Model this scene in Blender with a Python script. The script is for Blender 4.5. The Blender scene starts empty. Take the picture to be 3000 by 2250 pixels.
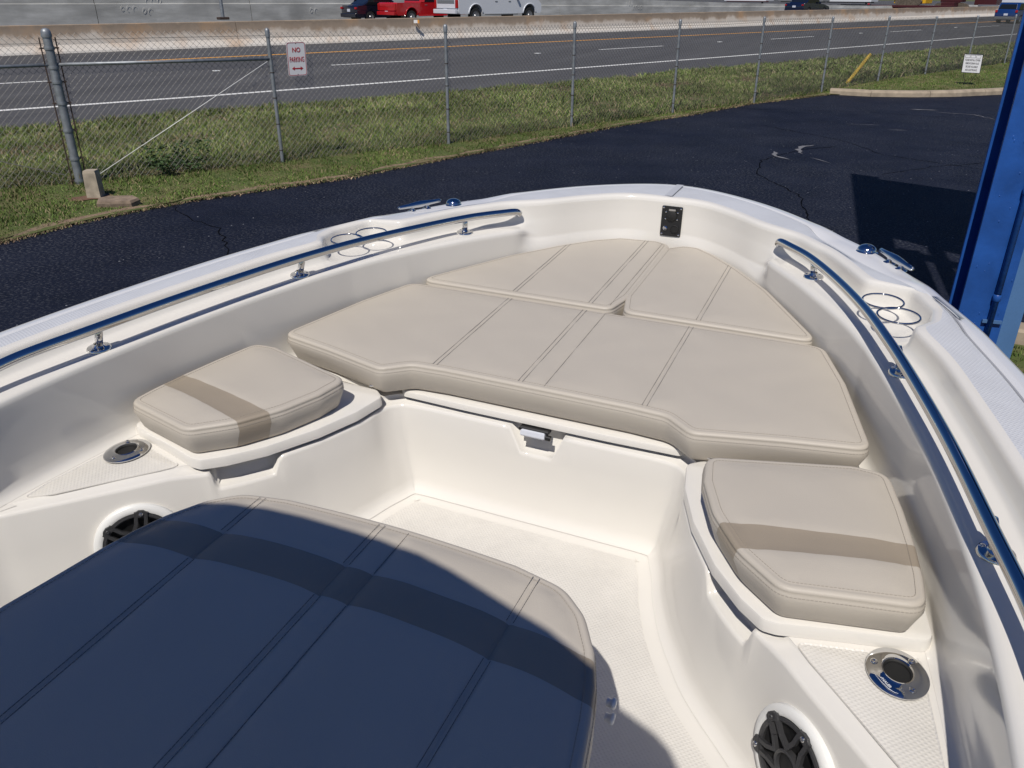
import bpy, bmesh, math, random
import numpy as np
from mathutils import Vector, Matrix
from mathutils.geometry import delaunay_2d_cdt, tessellate_polygon
random.seed(7); rng = np.random.default_rng(7)
SC = bpy.context.scene
R = math.radians
# ---------------------------------------------------------------- camera, sky, sun
cam_d = bpy.data.cameras.new('camera'); cam = bpy.data.objects.new('camera', cam_d)
SC.collection.objects.link(cam); SC.camera = cam
cam_d.sensor_width = 36; cam_d.lens = 36 * 2350 / 3000; cam_d.clip_end = 1500; cam_d.clip_start = 0.05
EYE = 2.35
cam.matrix_world = (Matrix.Translation((0.849, 0, EYE)) @ Matrix.Rotation(R(24), 4, 'Z')
                    @ Matrix.Rotation(R(90 - 26), 4, 'X') @ Matrix.Rotation(R(0.25), 4, 'Z'))
SUN_EL, SUN_AZ = 53.0, 174.5     # the light travels towards azimuth -5 (a little to port of the bow)
w = bpy.data.worlds.new('World'); SC.world = w; w.use_nodes = True
nt = w.node_tree; bg = nt.nodes['Background']
sky = nt.nodes.new('ShaderNodeTexSky'); sky.sky_type = 'NISHITA'; sky.sun_disc = False
sky.sun_elevation = R(SUN_EL); sky.sun_rotation = R(SUN_AZ); sky.ozone_density = 2.0
sky.air_density = 1.0; sky.dust_density = 0.3
hs = nt.nodes.new('ShaderNodeHueSaturation'); hs.inputs['Saturation'].default_value = 1.35; hs.inputs['Hue'].default_value = 0.516
nt.links.new(sky.outputs[0], hs.inputs['Color']); nt.links.new(hs.outputs[0], bg.inputs[0]); bg.inputs[1].default_value = 0.060
sd = bpy.data.lights.new('sun', 'SUN'); so = bpy.data.objects.new('sun', sd); SC.collection.objects.link(so)
sd.energy = 4.1; sd.angle = R(0.53); sd.color = (1.0, 0.945, 0.865)
sdir = Vector((math.cos(R(SUN_EL)) * math.sin(R(SUN_AZ)), math.cos(R(SUN_EL)) * math.cos(R(SUN_AZ)), math.sin(R(SUN_EL))))
so.rotation_euler = sdir.to_track_quat('Z', 'Y').to_euler(); so.location = (0, -6, 12)
SC.view_settings.view_transform = 'Standard'; SC.view_settings.look = 'None'
SC.view_settings.exposure = 0.0; SC.view_settings.gamma = 1.0
SC.view_settings.use_curve_mapping = False
SC.cycles.max_bounces = 12; SC.cycles.diffuse_bounces = 8; SC.cycles.glossy_bounces = 4

# ---------------------------------------------------------------- materials
def mat(name, col, rough=0.5, metal=0.0, noise=None, bump=None, spec=0.5, coat=0.0, var=0.0, vscale=4.0):
    m = bpy.data.materials.new(name); m.use_nodes = True
    t = m.node_tree; b = t.nodes['Principled BSDF']
    b.inputs['Base Color'].default_value = (*col, 1); b.inputs['Roughness'].default_value = rough
    b.inputs['Metallic'].default_value = metal; b.inputs['Specular IOR Level'].default_value = spec
    if coat: b.inputs['Coat Weight'].default_value = coat; b.inputs['Coat Roughness'].default_value = 0.05
    tc = None
    def coords():
        nonlocal tc
        if tc is None: tc = t.nodes.new('ShaderNodeTexCoord')
        return tc.outputs['Object']
    if var:
        n = t.nodes.new('ShaderNodeTexNoise'); n.inputs['Scale'].default_value = vscale; n.inputs['Detail'].default_value = 6
        t.links.new(coords(), n.inputs['Vector'])
        r = t.nodes.new('ShaderNodeValToRGB'); r.color_ramp.elements[0].position = 0.3; r.color_ramp.elements[1].position = 0.7
        r.color_ramp.elements[0].color = (*[c * (1 - var) for c in col], 1)
        r.color_ramp.elements[1].color = (*[min(1, c * (1 + var)) for c in col], 1)
        t.links.new(n.outputs[0], r.inputs[0]); t.links.new(r.outputs[0], b.inputs['Base Color'])
    if bump:
        sc_, st = bump
        n = t.nodes.new('ShaderNodeTexNoise'); n.inputs['Scale'].default_value = sc_; n.inputs['Detail'].default_value = 4
        t.links.new(coords(), n.inputs['Vector'])
        bp = t.nodes.new('ShaderNodeBump'); bp.inputs['Strength'].default_value = st; bp.inputs['Distance'].default_value = 0.002
        t.links.new(n.outputs[0], bp.inputs['Height']); t.links.new(bp.outputs[0], b.inputs['Normal'])
    return m

def nonskid(name, col, pitch=0.0065, ang=45, strength=0.5, rough=0.45):
    m = mat(name, col, rough); t = m.node_tree; b = t.nodes['Principled BSDF']
    tc = t.nodes.new('ShaderNodeTexCoord'); mp = t.nodes.new('ShaderNodeMapping')
    mp.inputs['Rotation'].default_value = (0, 0, R(ang)); t.links.new(tc.outputs['Object'], mp.inputs[0])
    nz = t.nodes.new('ShaderNodeTexNoise'); nz.inputs['Scale'].default_value = 5; nz.inputs['Detail'].default_value = 7; nz.inputs['Roughness'].default_value = 0.7
    t.links.new(tc.outputs['Object'], nz.inputs['Vector']); rz_ = t.nodes.new('ShaderNodeValToRGB'); rz_.color_ramp.elements[0].position = 0.32; rz_.color_ramp.elements[1].position = 0.6
    rz_.color_ramp.elements[0].color = (*[c * 0.90 for c in col], 1); rz_.color_ramp.elements[1].color = (*col, 1)
    t.links.new(nz.outputs[0], rz_.inputs[0]); t.links.new(rz_.outputs[0], b.inputs['Base Color'])
    outs = []
    for d in ('X', 'Y'):
        wv = t.nodes.new('ShaderNodeTexWave'); wv.wave_type = 'BANDS'; wv.bands_direction = d
        wv.inputs['Scale'].default_value = 2 * math.pi / (pitch * 20); t.links.new(mp.outputs[0], wv.inputs['Vector'])
        outs.append(wv.outputs['Fac'])
    mu = t.nodes.new('ShaderNodeMath'); mu.operation = 'MULTIPLY'
    t.links.new(outs[0], mu.inputs[0]); t.links.new(outs[1], mu.inputs[1])
    bp = t.nodes.new('ShaderNodeBump'); bp.inputs['Strength'].default_value = strength; bp.inputs['Distance'].default_value = 0.0012
    t.links.new(mu.outputs[0], bp.inputs['Height']); t.links.new(bp.outputs[0], b.inputs['Normal'])
    return m

M = {}
M['gel'] = mat('white gelcoat', (0.60, 0.608, 0.63), 0.15, bump=(3, 0.02))
M['gelnon'] = nonskid('white non-skid gelcoat', (0.57, 0.582, 0.61), 0.009, 20, 0.6)
M['liner'] = mat('cream gelcoat', (0.672, 0.650, 0.608), 0.11, var=0.015, vscale=3)
M['linernon'] = nonskid('cream non-skid gelcoat', (0.635, 0.613, 0.572), 0.009, 45, 0.6)
M['vinyl'] = mat('taupe vinyl', (0.455, 0.415, 0.358), 0.48, spec=0.35, bump=(420, 0.22), var=0.012, vscale=7)
M['vinyl2'] = mat('darker tan vinyl', (0.290, 0.245, 0.190), 0.45, bump=(420, 0.22), var=0.02, vscale=9)
M['thread'] = mat('pale thread', (0.27, 0.24, 0.205), 0.8)
M['threaddark'] = mat('dark thread', (0.10, 0.10, 0.105), 0.8)
M['chrome'] = mat('polished stainless steel', (0.60, 0.60, 0.60), 0.05, 1.0)
M['black'] = mat('black plastic', (0.012, 0.012, 0.013), 0.35)
M['grille'] = mat('satin black grille', (0.035, 0.035, 0.037), 0.42)
M['hole'] = mat('black rubber', (0.006, 0.006, 0.006), 0.7)
M['cone'] = mat('dark grey speaker cone', (0.007, 0.007, 0.008), 0.6)
M['whitepl'] = mat('white plastic', (0.72, 0.72, 0.70), 0.3)
M['greypl'] = mat('pale grey plastic', (0.55, 0.57, 0.62), 0.3)
M['bluesteel'] = mat('blue painted steel', (0.014, 0.075, 0.30), 0.38, bump=(35, 0.5), var=0.2, vscale=6)
M['bluepale'] = mat('faded blue painted steel', (0.07, 0.16, 0.34), 0.5, bump=(60, 0.3), var=0.1, vscale=3)
M['galv'] = mat('galvanised steel', (0.26, 0.28, 0.30), 0.5, 0.5, var=0.2, vscale=14)
M['wire'] = mat('weathered wire', (0.17, 0.165, 0.155), 0.55, 0.35)
M['rust'] = mat('rusty dark iron', (0.05, 0.032, 0.025), 0.8, var=0.5, vscale=20)
M['conc'] = mat('concrete kerb', (0.33, 0.27, 0.20), 0.9, bump=(60, 0.5), var=0.22, vscale=5)
M['stub'] = mat('weathered concrete', (0.34, 0.29, 0.22), 0.9, bump=(80, 0.6), var=0.25, vscale=9)
M['slabc'] = mat('brown broken concrete', (0.20, 0.15, 0.11), 0.9, bump=(40, 0.8), var=0.35, vscale=12)
M['signwhite'] = mat('white sign face', (0.70, 0.70, 0.72), 0.4)
M['signred'] = mat('red sign paint', (0.38, 0.02, 0.03), 0.5)
M['signblack'] = mat('black print', (0.02, 0.02, 0.03), 0.6)
M['yellowpvc'] = mat('yellow plastic', (0.62, 0.42, 0.06), 0.5, var=0.12, vscale=10)
M['paintw'] = mat('white road paint', (0.74, 0.74, 0.71), 0.7, var=0.1, vscale=8)
M['painty'] = mat('orange yellow road paint', (0.80, 0.37, 0.05), 0.7, var=0.1, vscale=8)
M['crack'] = mat('crack filler', (0.0035, 0.004, 0.006), 0.9, spec=0.03)
M['scuff'] = mat('pale scuff', (0.16, 0.16, 0.17), 0.8, var=0.4, vscale=30)
M['tyre'] = mat('tyre rubber', (0.012, 0.012, 0.012), 0.8)
M['rim'] = mat('alloy rim', (0.45, 0.45, 0.46), 0.3, 0.8)
M['glass'] = mat('dark car glass', (0.01, 0.012, 0.015), 0.06)
M['carwhite'] = mat('white car paint', (0.62, 0.64, 0.68), 0.25, coat=0.6)
M['carred'] = mat('red car paint', (0.42, 0.008, 0.012), 0.25, coat=0.6)
M['carblack'] = mat('black car paint', (0.008, 0.010, 0.02), 0.2, coat=0.8)
M['carblue'] = mat('blue car paint', (0.006, 0.03, 0.13), 0.25, coat=0.6)
M['cardark'] = mat('dark blue car paint', (0.005, 0.009, 0.03), 0.2, coat=0.8)
M['tail'] = mat('red tail lamp', (0.35, 0.01, 0.01), 0.2)
M['greytrim'] = mat('grey trim', (0.16, 0.17, 0.18), 0.5)
M['plate'] = mat('licence plate', (0.55, 0.58, 0.66), 0.4)
M['maroon'] = mat('dark red trailer paint', (0.05, 0.006, 0.009), 0.5)
M['yellowm'] = mat('yellow machine paint', (0.60, 0.36, 0.02), 0.45)
M['track'] = mat('dusty crawler track', (0.10, 0.08, 0.06), 0.9, var=0.4, vscale=5)
M['leaf'] = mat('dark weed leaves', (0.03, 0.065, 0.015), 0.8, var=0.4, vscale=20)
M['orange'] = mat('orange reflector', (0.7, 0.30, 0.05), 0.4)

def ramp_mat(name, stops, scale, rough=0.95, detail=8, second=None, bump=(30, 0.4), speck=None, stretch=None, gate=None):
    m = bpy.data.materials.new(name); m.use_nodes = True; t = m.node_tree; b = t.nodes['Principled BSDF']
    b.inputs['Roughness'].default_value = rough; b.inputs['Specular IOR Level'].default_value = 0.07 if name == 'sealed asphalt' else 0.25
    g = t.nodes.new('ShaderNodeNewGeometry'); vec = g.outputs['Position']
    if stretch:
        mp = t.nodes.new('ShaderNodeMapping'); mp.inputs['Rotation'].default_value = (0, 0, stretch[0]); mp.inputs['Scale'].default_value = stretch[1]
        t.links.new(vec, mp.inputs[0]); v1 = mp.outputs[0]
    else: v1 = vec
    n = t.nodes.new('ShaderNodeTexNoise'); n.inputs['Scale'].default_value = scale; n.inputs['Detail'].default_value = detail
    n.inputs['Roughness'].default_value = 0.65
    t.links.new(v1, n.inputs['Vector'])
    r = t.nodes.new('ShaderNodeValToRGB'); e = r.color_ramp.elements
    while len(e) < len(stops): e.new(0.5)
    for k, (p, c) in enumerate(stops): e[k].position = p; e[k].color = (*c, 1)
    t.links.new(n.outputs[0], r.inputs[0]); out = r.outputs[0]
    if second:
        c2, sc2, lo, hi = second
        n2 = t.nodes.new('ShaderNodeTexNoise'); n2.inputs['Scale'].default_value = sc2; n2.inputs['Detail'].default_value = 5
        t.links.new(vec, n2.inputs['Vector'])
        mr = t.nodes.new('ShaderNodeMapRange'); mr.inputs[1].default_value = lo; mr.inputs[2].default_value = hi
        t.links.new(n2.outputs[0], mr.inputs[0])
        fac = mr.outputs[0]
        if gate:
            n4 = t.nodes.new('ShaderNodeTexNoise'); n4.inputs['Scale'].default_value = gate[0]; n4.inputs['Detail'].default_value = 6; n4.inputs['Roughness'].default_value = 0.7
            t.links.new(vec, n4.inputs['Vector']); m4_ = t.nodes.new('ShaderNodeMapRange'); m4_.inputs[1].default_value = gate[1]; m4_.inputs[2].default_value = gate[2]; m4_.inputs[3].default_value = 0.15
            t.links.new(n4.outputs[0], m4_.inputs[0]); mm = t.nodes.new('ShaderNodeMath'); mm.operation = 'MULTIPLY'; t.links.new(fac, mm.inputs[0]); t.links.new(m4_.outputs[0], mm.inputs[1]); fac = mm.outputs[0]
        mx = t.nodes.new('ShaderNodeMix'); mx.data_type = 'RGBA'; t.links.new(fac, mx.inputs[0])
        t.links.new(out, mx.inputs[6]); mx.inputs[7].default_value = (*c2, 1); out = mx.outputs[2]
    if speck:
        c3, sc3, lo = speck
        v = t.nodes.new('ShaderNodeTexVoronoi'); v.inputs['Scale'].default_value = sc3; t.links.new(vec, v.inputs['Vector'])
        sp = t.nodes.new('ShaderNodeSeparateColor'); t.links.new(v.outputs['Color'], sp.inputs[0])
        gt = t.nodes.new('ShaderNodeMath'); gt.operation = 'GREATER_THAN'; gt.inputs[1].default_value = lo
        t.links.new(sp.outputs[0], gt.inputs[0])
        ds = t.nodes.new('ShaderNodeMath'); ds.operation = 'LESS_THAN'; ds.inputs[1].default_value = 0.32
        t.links.new(v.outputs['Distance'], ds.inputs[0])
        ml = t.nodes.new('ShaderNodeMath'); ml.operation = 'MULTIPLY'; t.links.new(gt.outputs[0], ml.inputs[0]); t.links.new(ds.outputs[0], ml.inputs[1])
        mx = t.nodes.new('ShaderNodeMix'); mx.data_type = 'RGBA'; t.links.new(ml.outputs[0], mx.inputs[0])
        t.links.new(out, mx.inputs[6]); mx.inputs[7].default_value = (*c3, 1); out = mx.outputs[2]
    t.links.new(out, b.inputs['Base Color'])
    if bump:
        n3 = t.nodes.new('ShaderNodeTexNoise'); n3.inputs['Scale'].default_value = bump[0]; n3.inputs['Detail'].default_value = 5
        t.links.new(vec, n3.inputs['Vector']); bp = t.nodes.new('ShaderNodeBump'); bp.inputs['Strength'].default_value = bump[1]
        bp.inputs['Distance'].default_value = 0.02; t.links.new(n3.outputs[0], bp.inputs['Height']); t.links.new(bp.outputs[0], b.inputs['Normal'])
    return m
M['lot'] = ramp_mat('sealed asphalt', [(0.3, (0.0075, 0.0094, 0.0175)), (0.52, (0.0105, 0.0128, 0.024)), (0.75, (0.0165, 0.0195, 0.033))], 1.3,
                    rough=0.62, second=((0.066, 0.069, 0.080), 34, 0.50, 0.68), bump=(70, 0.4), speck=((0.24, 0.25, 0.27), 34, 0.9965), gate=(0.30, 0.38, 0.60))
M['road'] = ramp_mat('worn road asphalt', [(0.3, (0.058, 0.058, 0.062)), (0.5, (0.076, 0.076, 0.080)), (0.7, (0.098, 0.098, 0.102))], 0.6, second=((0.11, 0.11, 0.115), 60, 0.5, 0.8),
                     bump=(60, 0.3), stretch=(R(24), (1, 0.1, 1)))
M['soil'] = ramp_mat('grass and soil', [(0.3, (0.06, 0.085, 0.025)), (0.5, (0.09, 0.11, 0.035)), (0.7, (0.17, 0.13, 0.075))], 1.6, bump=(12, 0.8))
M['straw'] = ramp_mat('dead grass edging', [(0.3, (0.12, 0.08, 0.055)), (0.5, (0.24, 0.175, 0.12)), (0.7, (0.10, 0.10, 0.045))], 7, bump=(25, 1.0))
M['wallc'] = ramp_mat('grey retaining concrete', [(0.3, (0.30, 0.30, 0.285)), (0.5, (0.42, 0.42, 0.40)), (0.72, (0.56, 0.56, 0.54))], 0.8,
                      second=((0.25, 0.25, 0.24), 0.35, 0.52, 0.78), bump=None, stretch=(R(24), (1, 0.25, 2.5)))
def barrier_mat():
    m = bpy.data.materials.new('stained barrier concrete'); m.use_nodes = True; t = m.node_tree; b = t.nodes['Principled BSDF']
    b.inputs['Roughness'].default_value = 0.9
    g = t.nodes.new('ShaderNodeNewGeometry'); sp = t.nodes.new('ShaderNodeSeparateXYZ'); t.links.new(g.outputs['Position'], sp.inputs[0])
    n = t.nodes.new('ShaderNodeTexNoise'); n.inputs['Scale'].default_value = 0.9; n.inputs['Detail'].default_value = 8; n.inputs['Roughness'].default_value = 0.7
    t.links.new(g.outputs['Position'], n.inputs['Vector'])
    ad = t.nodes.new('ShaderNodeMath'); ad.operation = 'MULTIPLY_ADD'; ad.inputs[1].default_value = 0.9; t.links.new(n.outputs[0], ad.inputs[0]); t.links.new(sp.outputs['Z'], ad.inputs[2])
    mr = t.nodes.new('ShaderNodeMapRange'); mr.inputs[1].default_value = 0.35; mr.inputs[2].default_value = 1.75; t.links.new(ad.outputs[0], mr.inputs[0])
    r = t.nodes.new('ShaderNodeValToRGB'); e = r.color_ramp.elements
    for _ in range(3): e.new(0.5)
    for k, (p, c) in enumerate([(0.0, (0.74, 0.70, 0.64)), (0.50, (0.66, 0.58, 0.49)), (0.62, (0.36, 0.28, 0.21)), (0.82, (0.26, 0.205, 0.155)), (1, (0.40, 0.31, 0.22))]):
        e[k].position = p; e[k].color = (*c, 1)
    t.links.new(mr.outputs[0], r.inputs[0])
    n2 = t.nodes.new('ShaderNodeTexNoise'); n2.inputs['Scale'].default_value = 0.7; n2.inputs['Detail'].default_value = 4
    t.links.new(g.outputs['Position'], n2.inputs['Vector'])
    m2 = t.nodes.new('ShaderNodeMapRange'); m2.inputs[1].default_value = 0.55; m2.inputs[2].default_value = 0.72; m2.inputs[4].default_value = 0.55; t.links.new(n2.outputs[0], m2.inputs[0])
    mx = t.nodes.new('ShaderNodeMix'); mx.data_type = 'RGBA'; t.links.new(m2.outputs[0], mx.inputs[0]); t.links.new(r.outputs[0], mx.inputs[6])
    mx.inputs[7].default_value = (0.55, 0.33, 0.17, 1); t.links.new(mx.outputs[2], b.inputs['Base Color'])
    return m
M['barrier'] = barrier_mat()
def blade_mat():
    m = bpy.data.materials.new('grass blades'); m.use_nodes = True; t = m.node_tree; b = t.nodes['Principled BSDF']
    b.inputs['Roughness'].default_value = 0.7; b.inputs['Specular IOR Level'].default_value = 0.2
    a = t.nodes.new('ShaderNodeAttribute'); a.attribute_name = 'tint'; t.links.new(a.outputs['Color'], b.inputs['Base Color'])
    return m
M['blade'] = blade_mat()

# ---------------------------------------------------------------- object helpers
COL = SC.collection
def tag(o, label=None, cat=None, group=None, kind=None):
    if label: o['label'] = label
    if cat: o['category'] = cat
    if group: o['group'] = group
    if kind: o['kind'] = kind
    return o
def empty(name, loc, label, cat, group=None, rz=0):
    o = bpy.data.objects.new(name, None); COL.objects.link(o); o.location = loc; o.rotation_euler = (0, 0, rz)
    o.empty_display_size = 0.1; bpy.context.view_layer.update()
    return tag(o, label, cat, group)
def link(name, me, m, parent=None, smooth=False, local=False):
    o = bpy.data.objects.new(name, me); COL.objects.link(o)
    if m is not None and not me.materials: me.materials.append(m)
    if smooth:
        for p in me.polygons: p.use_smooth = True
    if parent is not None:
        o.parent = parent
        if not local: o.matrix_parent_inverse = wmat(parent).inverted()
    return o
def wmat(o):
    mm = Matrix.LocRotScale(o.location, o.rotation_euler, o.scale)
    if o.parent: mm = wmat(o.parent) @ o.matrix_parent_inverse @ mm
    return mm
def pydata(name, V, F, m, parent=None, smooth=False, local=False):
    me = bpy.data.meshes.new(name); me.from_pydata([tuple(v) for v in V], [], F); me.update()
    return link(name, me, m, parent, smooth, local)
class MB:
    def __init__(s): s.V = []; s.F = []
    def add(s, V, F):
        n = len(s.V); s.V += [tuple(v) for v in V]; s.F += [tuple(i + n for i in f) for f in F]; return s
    def box(s, c, size, rot=None, bev=0.0):
        x, y, z = (k / 2 for k in size)
        P = [Vector((a * x, b * y, d * z)) for d in (-1, 1) for a, b in ((-1, -1), (1, -1), (1, 1), (-1, 1))]
        if bev:
            P = []; bx = min(bev, x * .9, y * .9)
            for d, e in ((-1, bev), (-1 + bev / z, 0), (1 - bev / z, 0), (1, bev)):
                P += [Vector((a * (x - e), b * (y - e), d * z)) for a, b in ((-1, -1), (1, -1), (1, 1), (-1, 1))]
        if rot is not None: P = [rot @ p for p in P]
        P = [p + Vector(c) for p in P]
        n = len(P) // 4; F = [(3, 2, 1, 0), tuple(range(4 * n - 4, 4 * n))]
        for k in range(n - 1):
            for i in range(4): j = (i + 1) % 4; F.append((4 * k + i, 4 * k + j, 4 * k + 4 + j, 4 * k + 4 + i))
        return s.add(P, F)
    def tube(s, path, r, n=8, closed=False, cap=True):
        path = [Vector(p) for p in path]; N = len(path); V = []; F = []
        rr = r if isinstance(r, (list, tuple)) else [r] * N
        up = None
        for i, p in enumerate(path):
            a = path[(i - 1) % N] if (closed or i > 0) else p; b = path[(i + 1) % N] if (closed or i < N - 1) else p
            t = (b - a).normalized()
            if up is None:
                up = Vector((0, 0, 1)) if abs(t.z) < 0.9 else Vector((1, 0, 0))
            u = (up - t * up.dot(t)).normalized(); up = u; v = t.cross(u)
            V += [p + (u * math.cos(2 * math.pi * k / n) + v * math.sin(2 * math.pi * k / n)) * rr[i] for k in range(n)]
        for i in range(N if closed else N - 1):
            j = (i + 1) % N
            for k in range(n): l = (k + 1) % n; F.append((i * n + k, i * n + l, j * n + l, j * n + k))
        if cap and not closed: F += [tuple(range(n - 1, -1, -1)), tuple(range((N - 1) * n, N * n))]
        return s.add(V, F)
    def lathe(s, prof, n=32, mat4=None, cap0=False, cap1=False):
        V = []; F = []
        for r_, z_ in prof:
            V += [Vector((r_ * math.cos(2 * math.pi * k / n), r_ * math.sin(2 * math.pi * k / n), z_)) for k in range(n)]
        for i in range(len(prof) - 1):
            for k in range(n): l = (k + 1) % n; F.append((i * n + k, i * n + l, i * n + n + l, i * n + n + k))
        if cap0: F.append(tuple(range(n - 1, -1, -1)))
        if cap1: F.append(tuple(range((len(prof) - 1) * n, len(prof) * n)))
        if mat4 is not None: V = [mat4 @ v for v in V]
        return s.add(V, F)
    def prism(s, poly, h, mat4=None):     # poly (x,y) extruded 0..h in z
        n = len(poly); V = [Vector((p[0], p[1], 0)) for p in poly] + [Vector((p[0], p[1], h)) for p in poly]
        tri = tessellate_polygon([[Vector((p[0], p[1], 0)) for p in poly]])
        F = [tuple(t) for t in tri] + [tuple(i + n for i in reversed(t)) for t in tri]
        F += [(i, (i + 1) % n, n + (i + 1) % n, n + i) for i in range(n)]
        if mat4 is not None: V = [mat4 @ v for v in V]
        return s.add(V, F)
    def build(s, name, m, parent=None, smooth=False, local=False, fix=True):
        me = bpy.data.meshes.new(name); me.from_pydata(s.V, [], s.F); me.update()
        if fix:
            bm = bmesh.new(); bm.from_mesh(me); bmesh.ops.recalc_face_normals(bm, faces=bm.faces); bm.to_mesh(me); bm.free()
        o = link(name, me, m, parent, smooth, local)
        if smooth == 'auto':
            me.set_sharp_from_angle(angle=R(38))
        return o
def copy_tree(o, parent=None):
    c = o.copy(); COL.objects.link(c); c.parent = parent
    for ch in list(o.children): copy_tree(ch, c)
    return c
def cr(pts, sub):          # open Catmull-Rom through points
    P = [np.array(p, float) for p in pts]; out = []
    for i in range(len(P) - 1):
        a = P[i - 1] if i else 2 * P[0] - P[1]; b, c = P[i], P[i + 1]; d = P[i + 2] if i + 2 < len(P) else 2 * P[-1] - P[-2]
        for k in range(sub):
            t = k / sub
            out.append(0.5 * ((2 * b) + (c - a) * t + (2 * a - 5 * b + 4 * c - d) * t * t + (3 * b - a - 3 * c + d) * t ** 3))
    out.append(P[-1]); return np.array(out)

# the boat sits a little bow up: d = depth below the eye at W = 2
def Z(W, d): return EYE - d + 0.05 * (W - 2)
def BP(X, W, d): return Vector((X, W, Z(W, d)))
def loft(name, rows, m, parent, smooth=True, autos=True):
    n = len(rows[0]); V = [p for r_ in rows for p in r_]; F = []
    for i in range(len(rows) - 1):
        for k in range(n - 1): F.append((i * n + k, i * n + k + 1, i * n + n + k + 1, i * n + n + k))
    o = pydata(name, V, F, m, parent, smooth)
    return o

# ================================================================= SETTING
def ext(P, a, b):
    P = [np.array(p, float) for p in P]
    d0 = P[0] - P[1]; d1 = P[-1] - P[-2]
    return [P[0] + d0 / np.linalg.norm(d0) * a] + P + [P[-1] + d1 / np.linalg.norm(d1) * b]
def resample(P, step):
    P = np.array(P); L = np.r_[0, np.cumsum(np.linalg.norm(np.diff(P, axis=0), axis=1))]
    n = max(2, int(L[-1] / step)); s = np.linspace(0, L[-1], n)
    return np.c_[np.interp(s, L, P[:, 0]), np.interp(s, L, P[:, 1])]
def byn(P, n):
    P = np.array(P); L = np.r_[0, np.cumsum(np.linalg.norm(np.diff(P, axis=0), axis=1))]; s = np.linspace(0, L[-1], n)
    return np.c_[np.interp(s, L, P[:, 0]), np.interp(s, L, P[:, 1])]
def unit_(v): return v / (np.linalg.norm(v, axis=1)[:, None] + 1e-9)
def ribbon(name, A, B, z, m, parent=None, n=60):
    A = byn(A, n); B = byn(B, n); za, zb = z if isinstance(z, tuple) else (z, z)
    V = [(p[0], p[1], za) for p in A] + [(p[0], p[1], zb) for p in B]
    F = [(i, i + 1, n + i + 1, n + i) for i in range(n - 1)]
    me = bpy.data.meshes.new(name); me.from_pydata(V, [], F); me.update()
    if me.polygons[0].normal.z < 0: me.flip_normals()
    return link(name, me, m, parent)
def offset(P, d):
    P = np.array(P); t = np.gradient(P, axis=0); t /= np.linalg.norm(t, axis=1)[:, None]
    return P + np.c_[-t[:, 1], t[:, 0]] * d
ROADEDGE = ext([(-13.95, 10.6), (-13.05, 13.3), (-11.0, 16.9), (-8.68, 21.6), (-5.5, 28.1), (-0.84, 37.9), (6.36, 53.6)], 60, 200)
WHITE = ext([(-16.65, 12.05), (-14.99, 15.26), (-13.05, 19.54), (-10.45, 25.27), (-6.8, 33.4), (-1.27, 45.83), (7.43, 65.92)], 60, 200)
YELLOW = ext([(-24.3, 24.8), (-21.33, 31.4), (-17.27, 40.51), (-11.46, 53.13), (-2.72, 72.12), (2.15, 82.7)], 60, 200)
BARR = ext([(-31.8, 22.6), (-28.9, 29.31), (-25.01, 37.6), (-20.55, 48.02), (-13.9, 64.07), (-3.61, 88.22), (5.3, 109.25)], 60, 200)
LOTEDGE = [(-9.6, -22), (-7.9, -4), (-7.45, 3), (-7.27, 5.2), (-7.2, 6.37), (-6.86, 7.47), (-5.94, 9.37), (-4.86, 12.79), (-3.97, 15.7), (-3.07, 17.9), (-2.14, 20.57), (-0.62, 23.45)]
KERB = [(-0.62, 23.55), (0.4, 23.5), (1.4, 23.85), (2.37, 24.45), (3.45, 25.5), (6.0, 28.2), (12, 35)]
tag(pydata('ground', [(-400, -150, -0.06), (500, -150, -0.06), (500, 700, -0.06), (-400, 700, -0.06)], [(0, 1, 2, 3)], M['soil']), 'rough grassy ground around the car park', None, None, 'structure')
lot_poly = LOTEDGE + KERB + [(60, 60), (60, -22)]
tri = tessellate_polygon([[Vector((p[0], p[1], 0)) for p in lot_poly]])
lot = pydata('parking_lot', [(p[0], p[1], 0) for p in lot_poly], [tuple(t) for t in tri], M['lot'])
bm = bmesh.new(); bm.from_mesh(lot.data); bmesh.ops.recalc_face_normals(bm, faces=bm.faces)
if list(bm.faces)[0].normal.z < 0: bmesh.ops.reverse_faces(bm, faces=bm.faces)
bm.to_mesh(lot.data); bm.free()
tag(lot, kind='structure')
tag(ribbon('road', ROADEDGE, BARR, 0.02, M['road'], n=80), kind='structure')
def line_on(name, P, wd, m, z=0.024, n=80):
    P = np.array(P); return tag(ribbon(name, offset(P, -wd / 2), offset(P, wd / 2), z, m, n=n), kind='structure')
line_on('edge_line', WHITE, 0.24, M['paintw'])
line_on('centre_line', YELLOW, 0.30, M['painty'])
dashes = [((-21.71, 15.74), (-21.17, 16.75)), ((-17.42, 25.18), (-15.55, 29.0)), ((-11.74, 37.93), (-9.86, 42.18)), ((-6.01, 51.59), (-4.11, 56.25)), ((0.05, 66.21), (2.05, 70.9)), ((6.19, 79.7), (8.1, 84.25)), ((11.8, 93.5), (13.6, 98))]
dashes[0] = ((-23.6, 12.6), (-21.3, 16.9))
for a, b in dashes: line_on('lane_dash', [a, b], 0.19, M['paintw'], n=4)
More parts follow.
